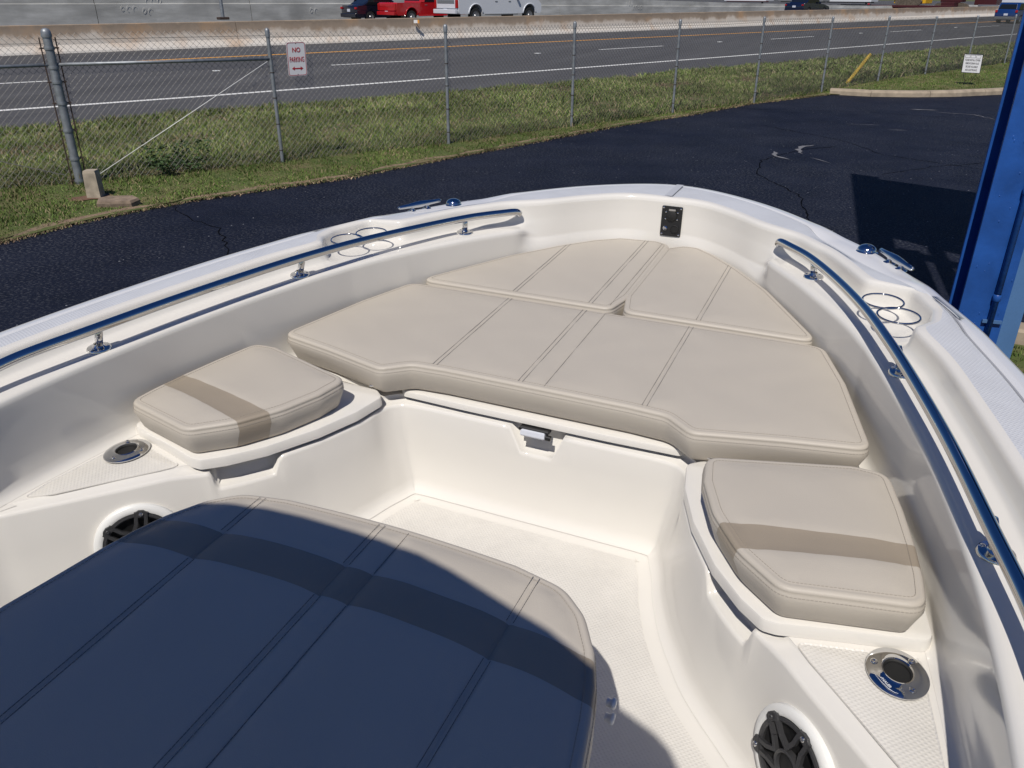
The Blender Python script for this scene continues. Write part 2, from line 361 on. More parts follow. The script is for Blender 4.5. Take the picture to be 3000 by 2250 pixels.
# far carriageway and walls
BARR2 = offset(np.array(BARR), 0.5)
tag(ribbon('far_road', BARR2, offset(np.array(BARR), 13.2), 0.6, M['road']), kind='structure')
bar = empty('median_barrier', (-20.6, 48.0, 0), 'long stained concrete median barrier between the two carriageways, brown on top', 'barrier')
prof = [(0.0, 0.0), (0.02, 0.10), (0.13, 0.34), (0.19, 1.08), (0.22, 1.10), (0.40, 1.10), (0.43, 1.08), (0.5, 0.6), (0.5, 0.3)]
BR = resample(np.array(BARR), 2.0)
seg = 5      # barrier sections with open joints
i = 0
while i < len(BR) - 1:
    j = min(i + seg, len(BR) - 1)
    sub = BR[i:j + 1].copy(); 
    if np.linalg.norm(sub[-1] - sub[0]) > 0.5:
        dd = (sub[-1] - sub[0]); dd /= np.linalg.norm(dd); sub[0] += dd * 0.012; sub[-1] -= dd * 0.012
        V = []; n = len(prof)
        for k, o_ in enumerate(prof):
            O = offset(sub, o_[0]); V += [(p[0], p[1], o_[1]) for p in O]
        q = len(sub); F = [(a * q + b, a * q + b + 1, (a + 1) * q + b + 1, (a + 1) * q + b) for a in range(n - 1) for b in range(q - 1)]
        F += [tuple(a * q for a in range(n)), tuple(a * q + q - 1 for a in reversed(range(n)))]
        pydata('barrier_section', V, F, M['barrier'], bar)
    i = j
WL = [(-74, -40), (-60, -8), (-43.0, 29.0), (-37.8, 41.0), (-32.6, 53.2), (-25.6, 69.2), (-15.6, 93.2), (-3.3, 121.0), (30, 195)]
WT = [4.2, 4.0, 3.5, 3.1, 2.75, 2.05, 1.50, 1.05, 0.9]
wl = empty('retaining_wall', (-32.6, 53.2, 0), 'tall grey concrete retaining wall behind the far carriageway with a long ledge', 'wall')
WLr = resample(WL, 3.0); Lw = np.r_[0, np.cumsum(np.linalg.norm(np.diff(np.array(WL), axis=0), axis=1))]
Lr = np.r_[0, np.cumsum(np.linalg.norm(np.diff(WLr, axis=0), axis=1))]; tz = np.interp(Lr, Lw, WT)
zl = np.interp(Lr, Lw, [1.9, 1.85, 1.72, 1.68, 1.62, 1.40, 1.16, 0.85, 0.8])
for i in range(0, len(WLr) - 1, 3):
    j = min(i + 3, len(WLr) - 1); sub = WLr[i:j + 1].copy(); dd = sub[-1] - sub[0]; dd /= np.linalg.norm(dd); sub[-1] -= dd * 0.035
    q = len(sub); rows = []
    for o_, zz in ((0, [0.3] * q), (0.02, list(zl[i:j + 1])), (0.09, list(zl[i:j + 1] + 0.03)), (0.11, list(tz[i:j + 1])), (0.45, list(tz[i:j + 1])), (0.45, [0] * q)):
        O = offset(sub, o_); rows.append([(p[0], p[1], z_) for p, z_ in zip(O, zz)])
    V = [p for r_ in rows for p in r_]; n = len(rows)
    F = [(a * q + b, a * q + b + 1, (a + 1) * q + b + 1, (a + 1) * q + b) for a in range(n - 1) for b in range(q - 1)]
    F += [tuple(a * q for a in range(n)), tuple(a * q + q - 1 for a in reversed(range(n)))]
    pydata('wall_panel', V, F, M['wallc'], wl)
# faint chalk rings on the wall
ch = MB(); M['chalk'] = mat('faint chalk', (0.52, 0.52, 0.51), 0.9)
def wallpt(s, z_, off=-0.012):
    x = np.interp(s, Lr, WLr[:, 0]); y = np.interp(s, Lr, WLr[:, 1]); x2 = np.interp(s + 1, Lr, WLr[:, 0]); y2 = np.interp(s + 1, Lr, WLr[:, 1])
    t = np.array([x2 - x, y2 - y]); t /= np.linalg.norm(t); return Vector((x - t[1] * off, y + t[0] * off, z_)), Vector((t[0], t[1], 0))
for s0, zc, k in ((84, 1.5, 3), (85.5, 1.85, 3), (85.2, 1.35, 2), (106, 1.7, 4), (107, 1.4, 3), (108.2, 1.95, 3), (128, 1.55, 3), (129, 1.2, 4), (96, 1.3, 2)):
    for a in range(k):
        c, t = wallpt(s0 + a * 0.34, zc + random.uniform(-.03, .03), -0.02 if zc < 1.6 else 0.07)
        rr_ = random.uniform(0.09, 0.13)
        ch.tube([c + t * rr_ * math.cos(q_) + Vector((0, 0, 1.3 * rr_ * math.sin(q_ * 1.1))) for q_ in np.linspace(0.3, random.uniform(3.5, 6.2), 10)], 0.008, 4)
ch.build('chalk_writing', M['chalk'], wl, fix=False)
# light pole on the barrier
lp = empty('light_pole', (-29.95, 33.9, 1.1), 'grey light pole standing on the median barrier in front of the tall wall', 'light pole')
MB().tube([(-29.95, 33.9, 1.2), (-29.95, 33.9, 9)], [0.085, 0.05], 12).build('pole', M['galv'], lp, 'auto')
MB().box((-29.95, 33.9, 1.16), (0.5, 0.36, 0.12), Matrix.Rotation(R(66), 3, 'Z'), 0.02).build('base_plate', M['rust'], lp)
rf = empty('barrier_reflector', (-22.7, 42.3, 1.1), 'small white and orange reflector box on a bent stem on the median barrier', 'reflector')
c = Vector((-23.35, 41.35, 0.93))
MB().box(c + Vector((0, 0, 0)), (0.22, 0.08, 0.16), Matrix.Rotation(R(24), 3, 'Z')).build('white_face', M['whitepl'], rf)
MB().box(c + Vector((0.13, 0.05, 0)), (0.10, 0.085, 0.17), Matrix.Rotation(R(24), 3, 'Z')).build('orange_face', M['orange'], rf)
MB().tube([c + Vector((0, 0, -.05)), c + Vector((0.1, -.04, -0.16)), c + Vector((0.22, -.02, -0.36))], 0.02, 6).build('stem', M['rust'], rf)
# raised pavement markers
mk0 = MB().box((0, 0, 0.012), (0.16, 0.16, 0.024), None, 0.008).build('pavement_marker', M['whitepl'])
labs = ['small white raised marker on the road behind the no parking sign post', 'small white raised marker between the two middle lane dashes, fourth bay of the fence',
        'small white raised marker on the road beyond the fifth fence bay', 'small white raised marker on the road above the yellow plastic tube', 'farthest small white raised marker, before the blue car']
for k, p in enumerate([(-19.27, 21.5), (-13.2, 34.1), (-8.0, 46.95), (-1.71, 62.27), (4.53, 77.13)]):
    o = mk0 if k == 0 else mk0.copy()
    if k: COL.objects.link(o)
    o.location = (p[0], p[1], 0.022); o.rotation_euler = (0, 0, R(-24)); o.scale = (1.2, 1.2, 1.2) 
    tag(o, labs[k], 'road marker', 'raised markers between the lanes')
# asphalt marks
def strip(name, pts, wd, m, z=0.004, jit=0.03):
    P = resample(pts, 0.12); P = P + rng.normal(0, jit, P.shape); wv = wd * (0.5 + rng.random(len(P)))[:, None]
    t = np.gradient(P, axis=0); t /= np.linalg.norm(t, axis=1)[:, None] + 1e-9; nn = np.c_[-t[:, 1], t[:, 0]]
    wv[0] = wv[-1] = 0.001
    A = P - nn * wv / 2; B = P + nn * wv / 2; n = len(P)
    o = pydata(name, [(a[0], a[1], z) for a in A] + [(b[0], b[1], z) for b in B], [(n + i, n + i + 1, i + 1, i) for i in range(n - 1)], m)
    if o.data.polygons[0].normal.z < 0: o.data.flip_normals()
    return tag(o, kind='structure')
for pts, wd in (([(0.3, 9.4), (0.04, 11.02), (-0.73, 12.21), (-0.82, 13.34), (-0.39, 14.55), (0.15, 15.18)], 0.035), ([(-1.4, 17.2), (0.2, 15.9), (0.9, 14.7), (2.33, 14.0), (5, 13.1)], 0.03),
                ([(0.9, 12.9), (1.6, 13.9), (2.6, 14.8), (4.5, 15.6)], 0.03), ([(-6.9, 7.2), (-6.2, 6.8), (-5.6, 6.6), (-4.94, 6.0), (-4.2, 5.2)], 0.03), ([(-2.1, 19.6), (0.2, 20.2), (2.6, 20.1), (6, 21.6)], 0.03)):
    strip('asphalt_crack', pts, wd * 0.4, M['crack'], 0.004, 0.018)
for pts, wd in (([(-0.28, 14.2), (-0.42, 14.5), (-0.38, 14.95), (-0.2, 15.2)], 0.07), ([(-0.75, 14.25), (-0.62, 13.75), (-0.45, 13.6)], 0.05), ([(-0.1, 13.9), (0.2, 13.5)], 0.02),
                ([(1.3, 21.2), (1.9, 21.3)], 0.10), ([(1.8, 20.9), (2.6, 20.8), (2.9, 20.2), (3.3, 20.1)], 0.03), ([(0.9, 17.6), (1.3, 17.7)], 0.03), ([(2.05, 11.6), (2.16, 11.6)], 0.05),
                ([(0.1, 18.1), (0.8, 18.2)], 0.02)):
    strip('pale_scuff_mark', pts, wd, M['scuff'], 0.005, 0.02)
# concrete kerb, one stone after another
kb = empty('concrete_kerb', (0.4, 23.6, 0), 'pale tan concrete kerb curving round the far edge of the car park', 'kerb')
KR = resample(KERB, 0.1); step = 12; i = 0
while i < len(KR) - 2:
    L_ = random.choice((10, 12, 15, 17)); j = min(i + L_, len(KR) - 1); sub = KR[i:j + 1].copy(); dd = sub[-1] - sub[0]; dd /= np.linalg.norm(dd); sub[-1] -= dd * 0.012
    q = len(sub); rows = []
    for o_, zz in ((0, -0.03), (0.005, 0.09), (0.03, 0.13), (0.08, 0.145), (0.26, 0.14), (0.30, 0.12), (0.31, -0.03)):
        O = offset(sub, o_); rows.append([(p[0], p[1], zz + random.uniform(-.002, .002)) for p in O])
    V = [p for r_ in rows for p in r_]; n = len(rows)
    F = [(a * q + b, a * q + b + 1, (a + 1) * q + b + 1, (a + 1) * q + b) for a in range(n - 1) for b in range(q - 1)] + [tuple(a * q for a in range(n)), tuple(a * q + q - 1 for a in reversed(range(n)))]
    o = pydata('kerb_stone', V, F, M['conc'], kb); i = j
ks = empty('island_kerb', (2.2, 6.4, 0), 'short pale kerb beside the faded blue post, grass in front of it', 'kerb')
for k in range(4):
    MB().box((2.55 + k * 1.0 - 0.4, 6.55 - 0.02 * k, 0.05), (0.985, 0.2, 0.22), Matrix.Rotation(R(-4), 3, 'Z'), 0.02).build('kerb_stone', M['conc'], ks)
isl = pydata('island_grass_bed', [(1.75, 6.44, 0.06), (5.6, 6.2, 0.06), (5.6, 1.0, 0.06), (1.75, 1.0, 0.06), (1.75, 6.44, 0), (5.6, 6.2, 0), (5.6, 1.0, 0), (1.75, 1.0, 0)],
             [(3, 2, 1, 0), (0, 1, 5, 4), (1, 2, 6, 5), (2, 3, 7, 6), (3, 0, 4, 7)], M['soil']); tag(isl, kind='structure')
# verge: mounded strip from lot to road
VERGE_IN = LOTEDGE[2:] + [(x, y + 0.28) for x, y in KERB[1:]]
VIN = byn(VERGE_IN, 120); VOUT = byn([(-19, 0)] + [tuple(p) for p in ROADEDGE[1:7]] + [(8.5, 58)], 120)
def verge_pt(i, s):
    p = VIN[i] * (1 - s) + VOUT[i] * s; h = 0.02 + 0.16 * math.sin(math.pi * min(1, s * 1.15)) * (0.4 + 0.6 * min(1, i / 60)) if s * 1.15 < 1 else 0.02
    return (p[0], p[1], h)
V = []; F = []
for i in range(120):
    for k in range(9): V.append(verge_pt(i, k / 8))
for i in range(119):
    for k in range(8): F.append((i * 9 + k, i * 9 + k + 1, i * 9 + 10 + k, i * 9 + 9 + k))
vg = pydata('grass_verge', V, F, M['soil'])
if vg.data.polygons[0].normal.z < 0: vg.data.flip_normals()
tag(vg, kind='structure')
LE_ = byn(LOTEDGE[2:], 260); tn_ = unit_(np.gradient(LE_, axis=0)); wv_ = (0.10 + 0.06 * np.sin(np.arange(260) * .21) + 0.05 * np.sin(np.arange(260) * .57 + 1) + 0.03 * rng.random(260))[:, None]
st = ribbon('dead_grass_edging', LE_ - np.array([0.05, 0]), LE_ + np.c_[-tn_[:, 1], tn_[:, 0]] * wv_, (0.018, 0.034), M['straw'], n=260); tag(st, kind='structure')

# ---------------------------------------------------------------- grass blades
def blades(name, pts, h, wd, cols, lean=0.5):
    n = len(pts); a = rng.random(n) * 2 * np.pi; cl_ = 0.75 + 0.34 * np.sin(pts[:, 0] * 5.1 + 2 * np.sin(pts[:, 1] * 3.7)) * np.sin(pts[:, 1] * 4.3 + np.cos(pts[:, 0] * 2.9)) + 0.25 * (rng.random(n) > 0.97)
    hh = h * (0.45 + 0.75 * rng.random(n)) * cl_; ww = wd * (0.6 + 0.8 * rng.random(n))
    dx = np.c_[np.cos(a), np.sin(a), np.zeros(n)] * ww[:, None] / 2; la = rng.random(n) * 2 * np.pi
    le = np.c_[np.cos(la), np.sin(la), np.zeros(n)] * (hh * lean * rng.random(n))[:, None]
    mid = pts + le * 0.35 + np.c_[np.zeros(n), np.zeros(n), hh * 0.55]; tip = pts + le + np.c_[np.zeros(n), np.zeros(n), hh]
    V = np.stack([pts - dx, pts + dx, mid + dx * .8, mid - dx * .8, tip], 1).reshape(-1, 3)
    me = bpy.data.meshes.new(name); me.vertices.add(5 * n); me.vertices.foreach_set('co', V.astype(np.float32).ravel())
    b = np.arange(n) * 5; loops = np.c_[b, b + 1, b + 2, b + 3, b + 3, b + 2, b + 4].ravel()
    me.loops.add(7 * n); me.loops.foreach_set('vertex_index', loops.astype(np.int32))
    me.polygons.add(2 * n); ls = np.c_[np.arange(n) * 7, np.arange(n) * 7 + 4].ravel(); me.polygons.foreach_set('loop_start', ls.astype(np.int32))
    me.polygons.foreach_set('loop_total', np.tile([4, 3], n).astype(np.int32)); me.update(calc_edges=True)
    c = np.array(cols)[rng.integers(0, len(cols), n)] * (0.85 + 0.55 * rng.random((n, 1))) * (0.87 + 0.22 * np.sin(pts[:, 0] * 1.7 + np.sin(pts[:, 1] * 1.1) * 2)[:, None])
    cc = np.repeat(np.c_[c, np.ones(n)], 5, 0); at = me.color_attributes.new('tint', 'FLOAT_COLOR', 'POINT'); at.data.foreach_set('color', cc.astype(np.float32).ravel())
    o = link(name, me, M['blade']); return o
G1 = [(0.12, 0.175, 0.035), (0.175, 0.22, 0.06), (0.065, 0.105, 0.022), (0.23, 0.26, 0.11), (0.28, 0.23, 0.14)]
G2 = [(0.095, 0.15, 0.03), (0.075, 0.125, 0.025), (0.14, 0.18, 0.05), (0.22, 0.18, 0.10)]
G3 = [(0.22, 0.155, 0.10), (0.16, 0.11, 0.075), (0.30, 0.23, 0.15), (0.10, 0.10, 0.04), (0.09, 0.12, 0.035)]
def scatter(n, s0, s1, i0=0, i1=119, pw=1.6):
    u = i0 + (i1 - i0) * rng.random(n) ** pw; s = s0 + (s1 - s0) * rng.random(n); i = u.astype(int).clip(0, 118); f = (u - i)[:, None]
    a = VIN[i] * (1 - f) + VIN[i + 1] * f; b = VOUT[i] * (1 - f) + VOUT[i + 1] * f; p = a * (1 - s[:, None]) + b * s[:, None]
    hz = np.where(s * 1.15 < 1, 0.02 + 0.16 * np.sin(np.pi * np.minimum(1, s * 1.15)) * (0.4 + 0.6 * np.minimum(1, u / 60)), 0.02)
    return np.c_[p, hz - 0.01], i
FP = [(-11.9, 3.55), (-10.27, 5.47), (-8.65, 7.38), (-7.22, 9.71), (-5.8, 12.27), (-4.63, 15.05), (-3.36, 17.85), (-2.1, 20.71), (-0.83, 23.55), (0.43, 26.4), (1.68, 29.1), (2.93, 31.7), (4.3, 34.9), (5.6, 37.8), (6.9, 40.7)]
FPa = np.array(FP)
def side_of_fence(p):
    d = np.full(len(p), 1e9); sg = np.zeros(len(p))
    for a, b in zip(FPa[:-1], FPa[1:]):
        t = (b - a) / np.linalg.norm(b - a); rel = p[:, :2] - a; al = np.clip(rel @ t, 0, np.linalg.norm(b - a)); q = rel - al[:, None] * t
        dist = np.linalg.norm(q, axis=1); s = t[0] * rel[:, 1] - t[1] * rel[:, 0]; m_ = dist < d; d[m_] = dist[m_]; sg[m_] = np.sign(s[m_])
    return d * sg      # positive beyond the fence (road side)
pts, ii = scatter(240000, 0.012, 1.0, 0, 119, 1.35)
sf = side_of_fence(pts)
def gz(x, y, ang, a, b_):
    dx, dy = pts[:, 0] - x, pts[:, 1] - y; u = dx * math.sin(R(ang)) + dy * math.cos(R(ang)); v = dx * math.cos(R(ang)) - dy * math.sin(R(ang)); return 0.95 * np.exp(-(u / a) ** 2 - (v / b_) ** 2)
patch = gz(-7.0, 21.4, 24, 1.6, .55) + gz(-4.2, 21.9, 24, .8, .35) + gz(-11.4, 8.7, 24, 1.5, .5) + gz(-2.6, 24.6, 24, 1.3, .3) + gz(-13.5, 12.4, 24, .8, .4) + 0.75 * np.sin(pts[:, 0] * 1.9 + 1.3) * np.sin(pts[:, 1] * 1.3 + 0.7) + 0.5 * np.sin(pts[:, 0] * 4.1) * np.cos(pts[:, 1] * 3.3)
far = sf > 0.05; bare = (patch > 0.62)
far_m = far & ~bare; thin = far & bare
k_ = np.linalg.norm(pts[:, :2] - np.array([0.85, 0]), axis=1)
for nm, msk, lo, hi, wd in (('near', far_m, 0, 17, 0.010), ('mid', far_m, 17, 27, 0.017), ('far', far_m, 27, 80, 0.034)):
    q = pts[msk & (k_ >= lo) & (k_ < hi)]
    tag(blades('tall_grass', q, 0.13 if lo < 20 else 0.17, wd, G1, 1.7), 'tall unmown green grass beyond the chain link fence', None, None, 'stuff')
tag(blades('dry_grass_patches', pts[thin][::2], 0.08, 0.016, G3, 1.6), 'thin brown dry patches in the tall grass', None, None, 'stuff')
mown = (~far) & (np.hypot((pts[:, 0] + 7.95) / 1.3, pts[:, 1] - 6.95) > 0.20) & (np.hypot(pts[:, 0] + 8.75, pts[:, 1] - 7.2) > 0.22)
tag(blades('short_grass', pts[mown & (k_ < 60)], 0.055, 0.013, G2, 1.2), 'short mown grass between the car park and the fence', None, None, 'stuff')
q, _ = scatter(60000, 0.014, 0.3, 0, 100, 1.4); sf2 = side_of_fence(q); q = q[(sf2 < 0.02) & (np.hypot((q[:, 0] + 7.95) / 1.3, q[:, 1] - 6.95) > 0.20)]
tag(blades('short_grass', q, 0.05, 0.012, G2, 1.2), 'short mown grass strip along the foot of the fence', None, None, 'stuff')
le = byn(LOTEDGE[2:], 400); n_ = 30000; i_ = (rng.random(n_) ** 1.3 * 398).astype(int); nrm = np.gradient(le, axis=0); nrm /= np.linalg.norm(nrm, axis=1)[:, None]
q = le[i_] + np.c_[-nrm[i_, 1], nrm[i_, 0]] * (rng.random(n_)[:, None] ** 1.3 * 0.42 - 0.05) * (0.75 + 0.5 * np.sin(i_[:, None] * 0.09) * np.cos(i_[:, None] * 0.023)) + rng.normal(0, .035, (n_, 2))
tag(blades('dead_grass', np.c_[q, np.full(n_, 0.005)], 0.035, 0.014, G3, 2.0), 'straw coloured dead grass along the edge of the black asphalt', None, None, 'stuff')
q = np.c_[1.8 + 3.6 * rng.random(9000), 4.6 + 1.75 * rng.random(9000), np.full(9000, 0.055)]
tag(blades('short_grass', q, 0.05, 0.01, G2, 1.0), 'short grass on the island beside the faded blue post', None, None, 'stuff')
# tall tufts under the fence line
q = []
for a, b in zip(FPa[:-2], FPa[1:-1]):
    for _ in range(420):
        t = random.random(); p = a * (1 - t) + b * t; q.append((p[0] + random.gauss(-0.05, .06), p[1] + random.gauss(.02, .05), 0.03))
tag(blades('grass_tufts', np.array(q), 0.17, 0.012, [(0.06, 0.10, 0.025), (0.12, 0.15, 0.05), (0.25, 0.2, 0.12)], 1.3), 'dark tufts growing along the foot of the fence', None, None, 'stuff')
# weed
def weed(c, r_, h_, n, label):
    V = []; F = []
    shoots = [(random.random() * 6.283, r_ * math.sqrt(random.random()), h_ * random.uniform(.35, 1.15)) for _ in range(26)]
    for _ in range(n):
        a, rr_, hh_ = random.choice(shoots); f_ = random.random() ** 0.8; z_ = hh_ * f_; rr2 = rr_ * (0.4 + 0.8 * f_)
        p = Vector((c[0] + rr2 * math.cos(a) * 1.5 + random.gauss(0, .04), c[1] + rr2 * math.sin(a) * 1.5 + random.gauss(0, .04), 0.04 + z_)); s_ = random.uniform(.014, .034)
        u = Vector((random.gauss(0, 1), random.gauss(0, 1), random.gauss(0, .5))).normalized(); v = u.orthogonal().normalized() * 0.45
        k = len(V); V += [p - u * s_, p + v * s_, p + u * s_, p - v * s_]; F.append((k, k + 1, k + 2, k + 3))
    o = pydata('weed', V, F, M['leaf']); tag(o, label, 'plant')
weed((-8.05, 8.55), 0.30, 0.50, 900, 'dark green bushy weed at the foot of the fence under the slanting brace wire')


# ---------------------------------------------------------------- chain link fence
fence = empty('chain_link_fence', (-8.65, 7.38, 0), 'long grey chain link fence on steel posts between the car park and the road', 'fence')
TOPS = [1.9, 1.9, 1.93, 1.88, 1.88, 1.87, 1.86, 1.87, 1.83, 1.81, 1.76, 1.75, 1.73, 1.72, 1.72]
for k, (p, tz_) in enumerate(zip(FP, TOPS)):
    if k == 2:
        po = MB().tube([(p[0], p[1], -.05), (p[0], p[1], tz_ - 0.03)], 0.052, 16).build('terminal_post', M['galv'], fence, 'auto')
        MB().lathe([(0.056, -0.07), (0.058, -0.01), (0.045, 0.02), (0.02, 0.035), (0.001, 0.037)], 16, Matrix.Translation((p[0], p[1], tz_ - 0.02))).build('post_cap', M['galv'], po, True)
        for zb in (0.12, 0.40, 0.75, 1.08, 1.33, 1.50, 1.72, 1.86):
            MB().lathe([(0.060, -0.02), (0.062, 0), (0.060, 0.02)], 16, Matrix.Translation((p[0], p[1], zb))).build('brace_band', M['galv'], po, True)
        t = Vector((0.524, 0.852, 0))
        for sg in (-1, 1):
            b_ = Vector((p[0], p[1], 0)) + t * 0.088 * sg
            MB().tube([b_ + Vector((0, 0, .08)), b_ + Vector((0, 0, 1.84))], 0.008, 6).build('tension_bar', M['rust'], po)
            for zb in (0.12, 0.40, 0.75, 1.08, 1.33, 1.72): MB().tube([Vector((p[0], p[1], zb)), b_ + t * .02 * sg + Vector((0, 0, zb))], 0.009, 6).build('bolt', M['rust'], po)
    else:
        po = MB().tube([(p[0], p[1], -.05), (p[0], p[1], tz_)], 0.026, 12).build('line_post', M['galv'], fence, 'auto')
        MB().lathe([(0.031, -0.10), (0.034, -0.02), (0.030, 0.0), (0.012, 0.02), (0.001, 0.022)], 12, Matrix.Translation((p[0], p[1], tz_))).build('post_cap', M['galv'], po, True)
        if k < 11:
            for zb in (0.25, 0.62, 0.98, 1.32): MB().lathe([(0.030, -0.006), (0.032, 0), (0.030, 0.006)], 10, Matrix.Translation((p[0], p[1], zb))).build('tie_wire', M['rust'], po, True)
PIT = 0.082
for k in range(len(FP) - 1):
    a = Vector((*FP[k], 0)); b = Vector((*FP[k + 1], 0)); t = (b - a); L_ = t.length; t.normalize(); nn = Vector((-t.y, t.x, 0)); Hf = TOPS[k] - 0.04
    mb = MB(); rw = (0.0025, 0.0034, 0.0045)[(k > 6) + (k > 9)]
    for sg in (1, -1):
        nk = int((L_ + Hf) / PIT) + 2
        for q in range(nk):
            s0 = q * PIT - (Hf if sg > 0 else 0)
            # s = s0 + sg*z
            z0, z1 = 0.03, Hf
            if sg > 0: z0 = max(z0, -s0); z1 = min(z1, L_ - s0)
            else: z0 = max(z0, s0 - L_); z1 = min(z1, s0)
            if z1 - z0 < 0.04: continue
            off = nn * (0.03 + 0.0022 * sg)
            def pt(z_): return a + t * (s0 + sg * z_) + off + Vector((0, 0, z_))
            mb.tube([pt(z0), pt(z1)], rw, 3, cap=False)
    o = mb.build('fence_mesh', M['wire'], fence, fix=False); o['kind'] = 'stuff'
    if k != 2 and k != 1: MB().tube([a + nn * .035 + Vector((0, 0, Hf - .06 + .01 * math.sin(k))), (a + b) / 2 + nn * .035 + Vector((0, 0, Hf - 0.075)), b + nn * .035 + Vector((0, 0, TOPS[k + 1] - .1))], 0.003, 4).build('tension_wire', M['wire'], fence)
    else: MB().tube([a + nn * .035 + Vector((0, 0, Hf - .08)), b + nn * .035 + Vector((0, 0, Hf - 0.09))], 0.003, 4).build('tension_wire', M['wire'], fence)
MB().tube([(FP[1][0], FP[1][1], 1.50), (FP[2][0], FP[2][1], 1.53)], 0.021, 12).build('brace_rail', M['galv'], fence, True)
MB().tube([(FP[2][0], FP[2][1], 1.53), (FP[3][0], FP[3][1], 1.50)], 0.021, 12).build('brace_rail', M['galv'], fence, True)
MB().tube([(-7.22, 9.64, 1.47), (-8.53, 7.51, 0.14)], 0.0050, 8).build('brace_rod', M['whitepl'], fence, True)
MB().tube([(-10.2, 5.55, 0.95), (-8.75, 7.26, 0.2)], 0.005, 6).build('brace_rod', M['wire'], fence)

# NO PARKING sign
def text_mesh(body, size, m4, m, name, parent, bold=0.0, depth=0.0015, align='CENTER', xs=1.0):
    cu = bpy.data.curves.new('t', 'FONT'); cu.body = body; cu.size = size; cu.align_x = align; cu.align_y = 'CENTER'; cu.offset = bold; cu.extrude = depth; cu.resolution_u = 3
    to = bpy.data.objects.new('t', cu); COL.objects.link(to); dg = bpy.context.evaluated_depsgraph_get(); me = bpy.data.meshes.new_from_object(to.evaluated_get(dg))
    bpy.data.objects.remove(to); me.transform(Matrix.Diagonal((xs, 1, 1, 1))); me.transform(m4); me.name = name
    me.materials.clear(); return link(name, me, m, parent)
def plane_m4(c, right, up):
    right = Vector(right).normalized(); up = Vector(up).normalized(); nrm = right.cross(up); m4 = Matrix((right, up, nrm)).transposed().to_4x4(); m4.translation = Vector(c); return m4
sn = empty('no_parking_sign', (-7.04, 10.05, 1.25), 'white no parking sign with red lettering and double arrow, wired to the fence', 'sign')
tdir = Vector((0.485, 0.874, 0)); c = Vector((-7.02, 10.02, 1.487)) + Vector((0.874, -0.485, 0)) * 0.03
m4 = plane_m4(c, tdir, Vector((0.03, 0, 1)))
def rrect(wd, h, r_, n=6):
    P = []
    for cx, cy, a0 in ((wd / 2 - r_, h / 2 - r_, 0), (-wd / 2 + r_, h / 2 - r_, 90), (-wd / 2 + r_, -h / 2 + r_, 180), (wd / 2 - r_, -h / 2 + r_, 270)):
        for k in range(n + 1): a = R(a0 + 90 * k / n); P.append((cx + r_ * math.cos(a), cy + r_ * math.sin(a)))
    return P
MB().prism(rrect(0.285, 0.45, 0.035), 0.003, m4).build('sign_plate', M['signwhite'], sn)
def frame_ring(outer, inner, z0, z1, m4, name, m, parent):
    n = len(outer); V = [Vector((*p, z)) for z in (z0, z1) for p in outer] + [Vector((*p, z)) for z in (z0, z1) for p in inner]
    F = []
    for i in range(n):
        j = (i + 1) % n; F += [(n + i, n + j, 3 * n + j, 3 * n + i), (i, j, n + j, n + i), (2 * n + i, 3 * n + i, 3 * n + j, 2 * n + j)]
    return MB().add([m4 @ v for v in V], F).build(name, m, parent)
frame_ring(rrect(0.272, 0.437, 0.03), rrect(0.258, 0.423, 0.026), 0.0032, 0.0042, m4, 'border', M['signred'], sn)
text_mesh('NO', 0.088, m4 @ Matrix.Translation((0, 0.118, 0.0045)), M['signred'], 'lettering', sn, 0.0015, xs=0.9)
text_mesh('PARKING', 0.098, m4 @ Matrix.Translation((0, -0.008, 0.0045)), M['signred'], 'lettering', sn, 0.0006, xs=0.54)
MB().prism([(-0.085, -0.125), (-0.045, -0.098), (-0.045, -0.117), (0.045, -0.117), (0.045, -0.098), (0.085, -0.125), (0.045, -0.152), (0.045, -0.133), (-0.045, -0.133), (-0.045, -0.152)], 0.001, m4 @ Matrix.Translation((0, 0, 0.0042))).build('double_arrow', M['signred'], sn)
for yy in (0.205, -0.205): MB().lathe([(0.001, 0.006), (0.006, 0.005), (0.007, 0.003)], 8, m4 @ Matrix.Translation((0, yy, 0.0))).build('bolt', M['rust'], sn)

# yard sign
ys = empty('yard_sign', (2.73, 26.9, 0.1), 'small white sign with black frame and lettering standing in the grass by the fence', 'sign')
m4 = plane_m4((2.735, 26.9, 0.645), Vector((1, 0.12, -0.03)), Vector((-0.045, 0, 1)))
MB().prism(rrect(0.455, 0.47, 0.01), 0.01, m4).build('sign_board', M['signwhite'], ys)
frame_ring(rrect(0.475, 0.49, 0.01), rrect(0.45, 0.465, 0.01), -0.004, 0.016, m4, 'frame', M['black'], ys)
for k in range(3): frame_ring([(-0.2 + .135 * k, 0.14), (-0.08 + .135 * k, 0.14), (-0.08 + .135 * k, 0.215), (-0.2 + .135 * k, 0.215)], [(-0.193 + .135 * k, 0.147), (-0.087 + .135 * k, 0.147), (-0.087 + .135 * k, 0.208), (-0.193 + .135 * k, 0.208)], 0.0102, 0.0115, m4, 'boxed_field', M['signblack'], ys)
for k, s in enumerate(('PLEASE INSTALL COVERS', 'REMOVE DRAIN PLUG', 'SECURE VALUABLES', 'AND ELECTRONICS')):
    text_mesh(s, 0.068, m4 @ Matrix.Translation((0, 0.085 - k * 0.085, 0.0115)), M['signblack'], 'lettering', ys, 0.001, xs=0.5)
for sx in (-0.18, 0.18): MB().tube([m4 @ Vector((sx, -0.235, 0)), Vector((2.72 + sx * 0.35, 26.88, 0.14)), Vector((2.72 + sx * 0.35, 26.88, 0.02))], 0.007, 6).build('leg', M['black'], ys)
MB().tube([(2.65, 26.88, 0.14), (2.79, 26.88, 0.14)], 0.007, 6).build('crossbar', M['black'], ys)
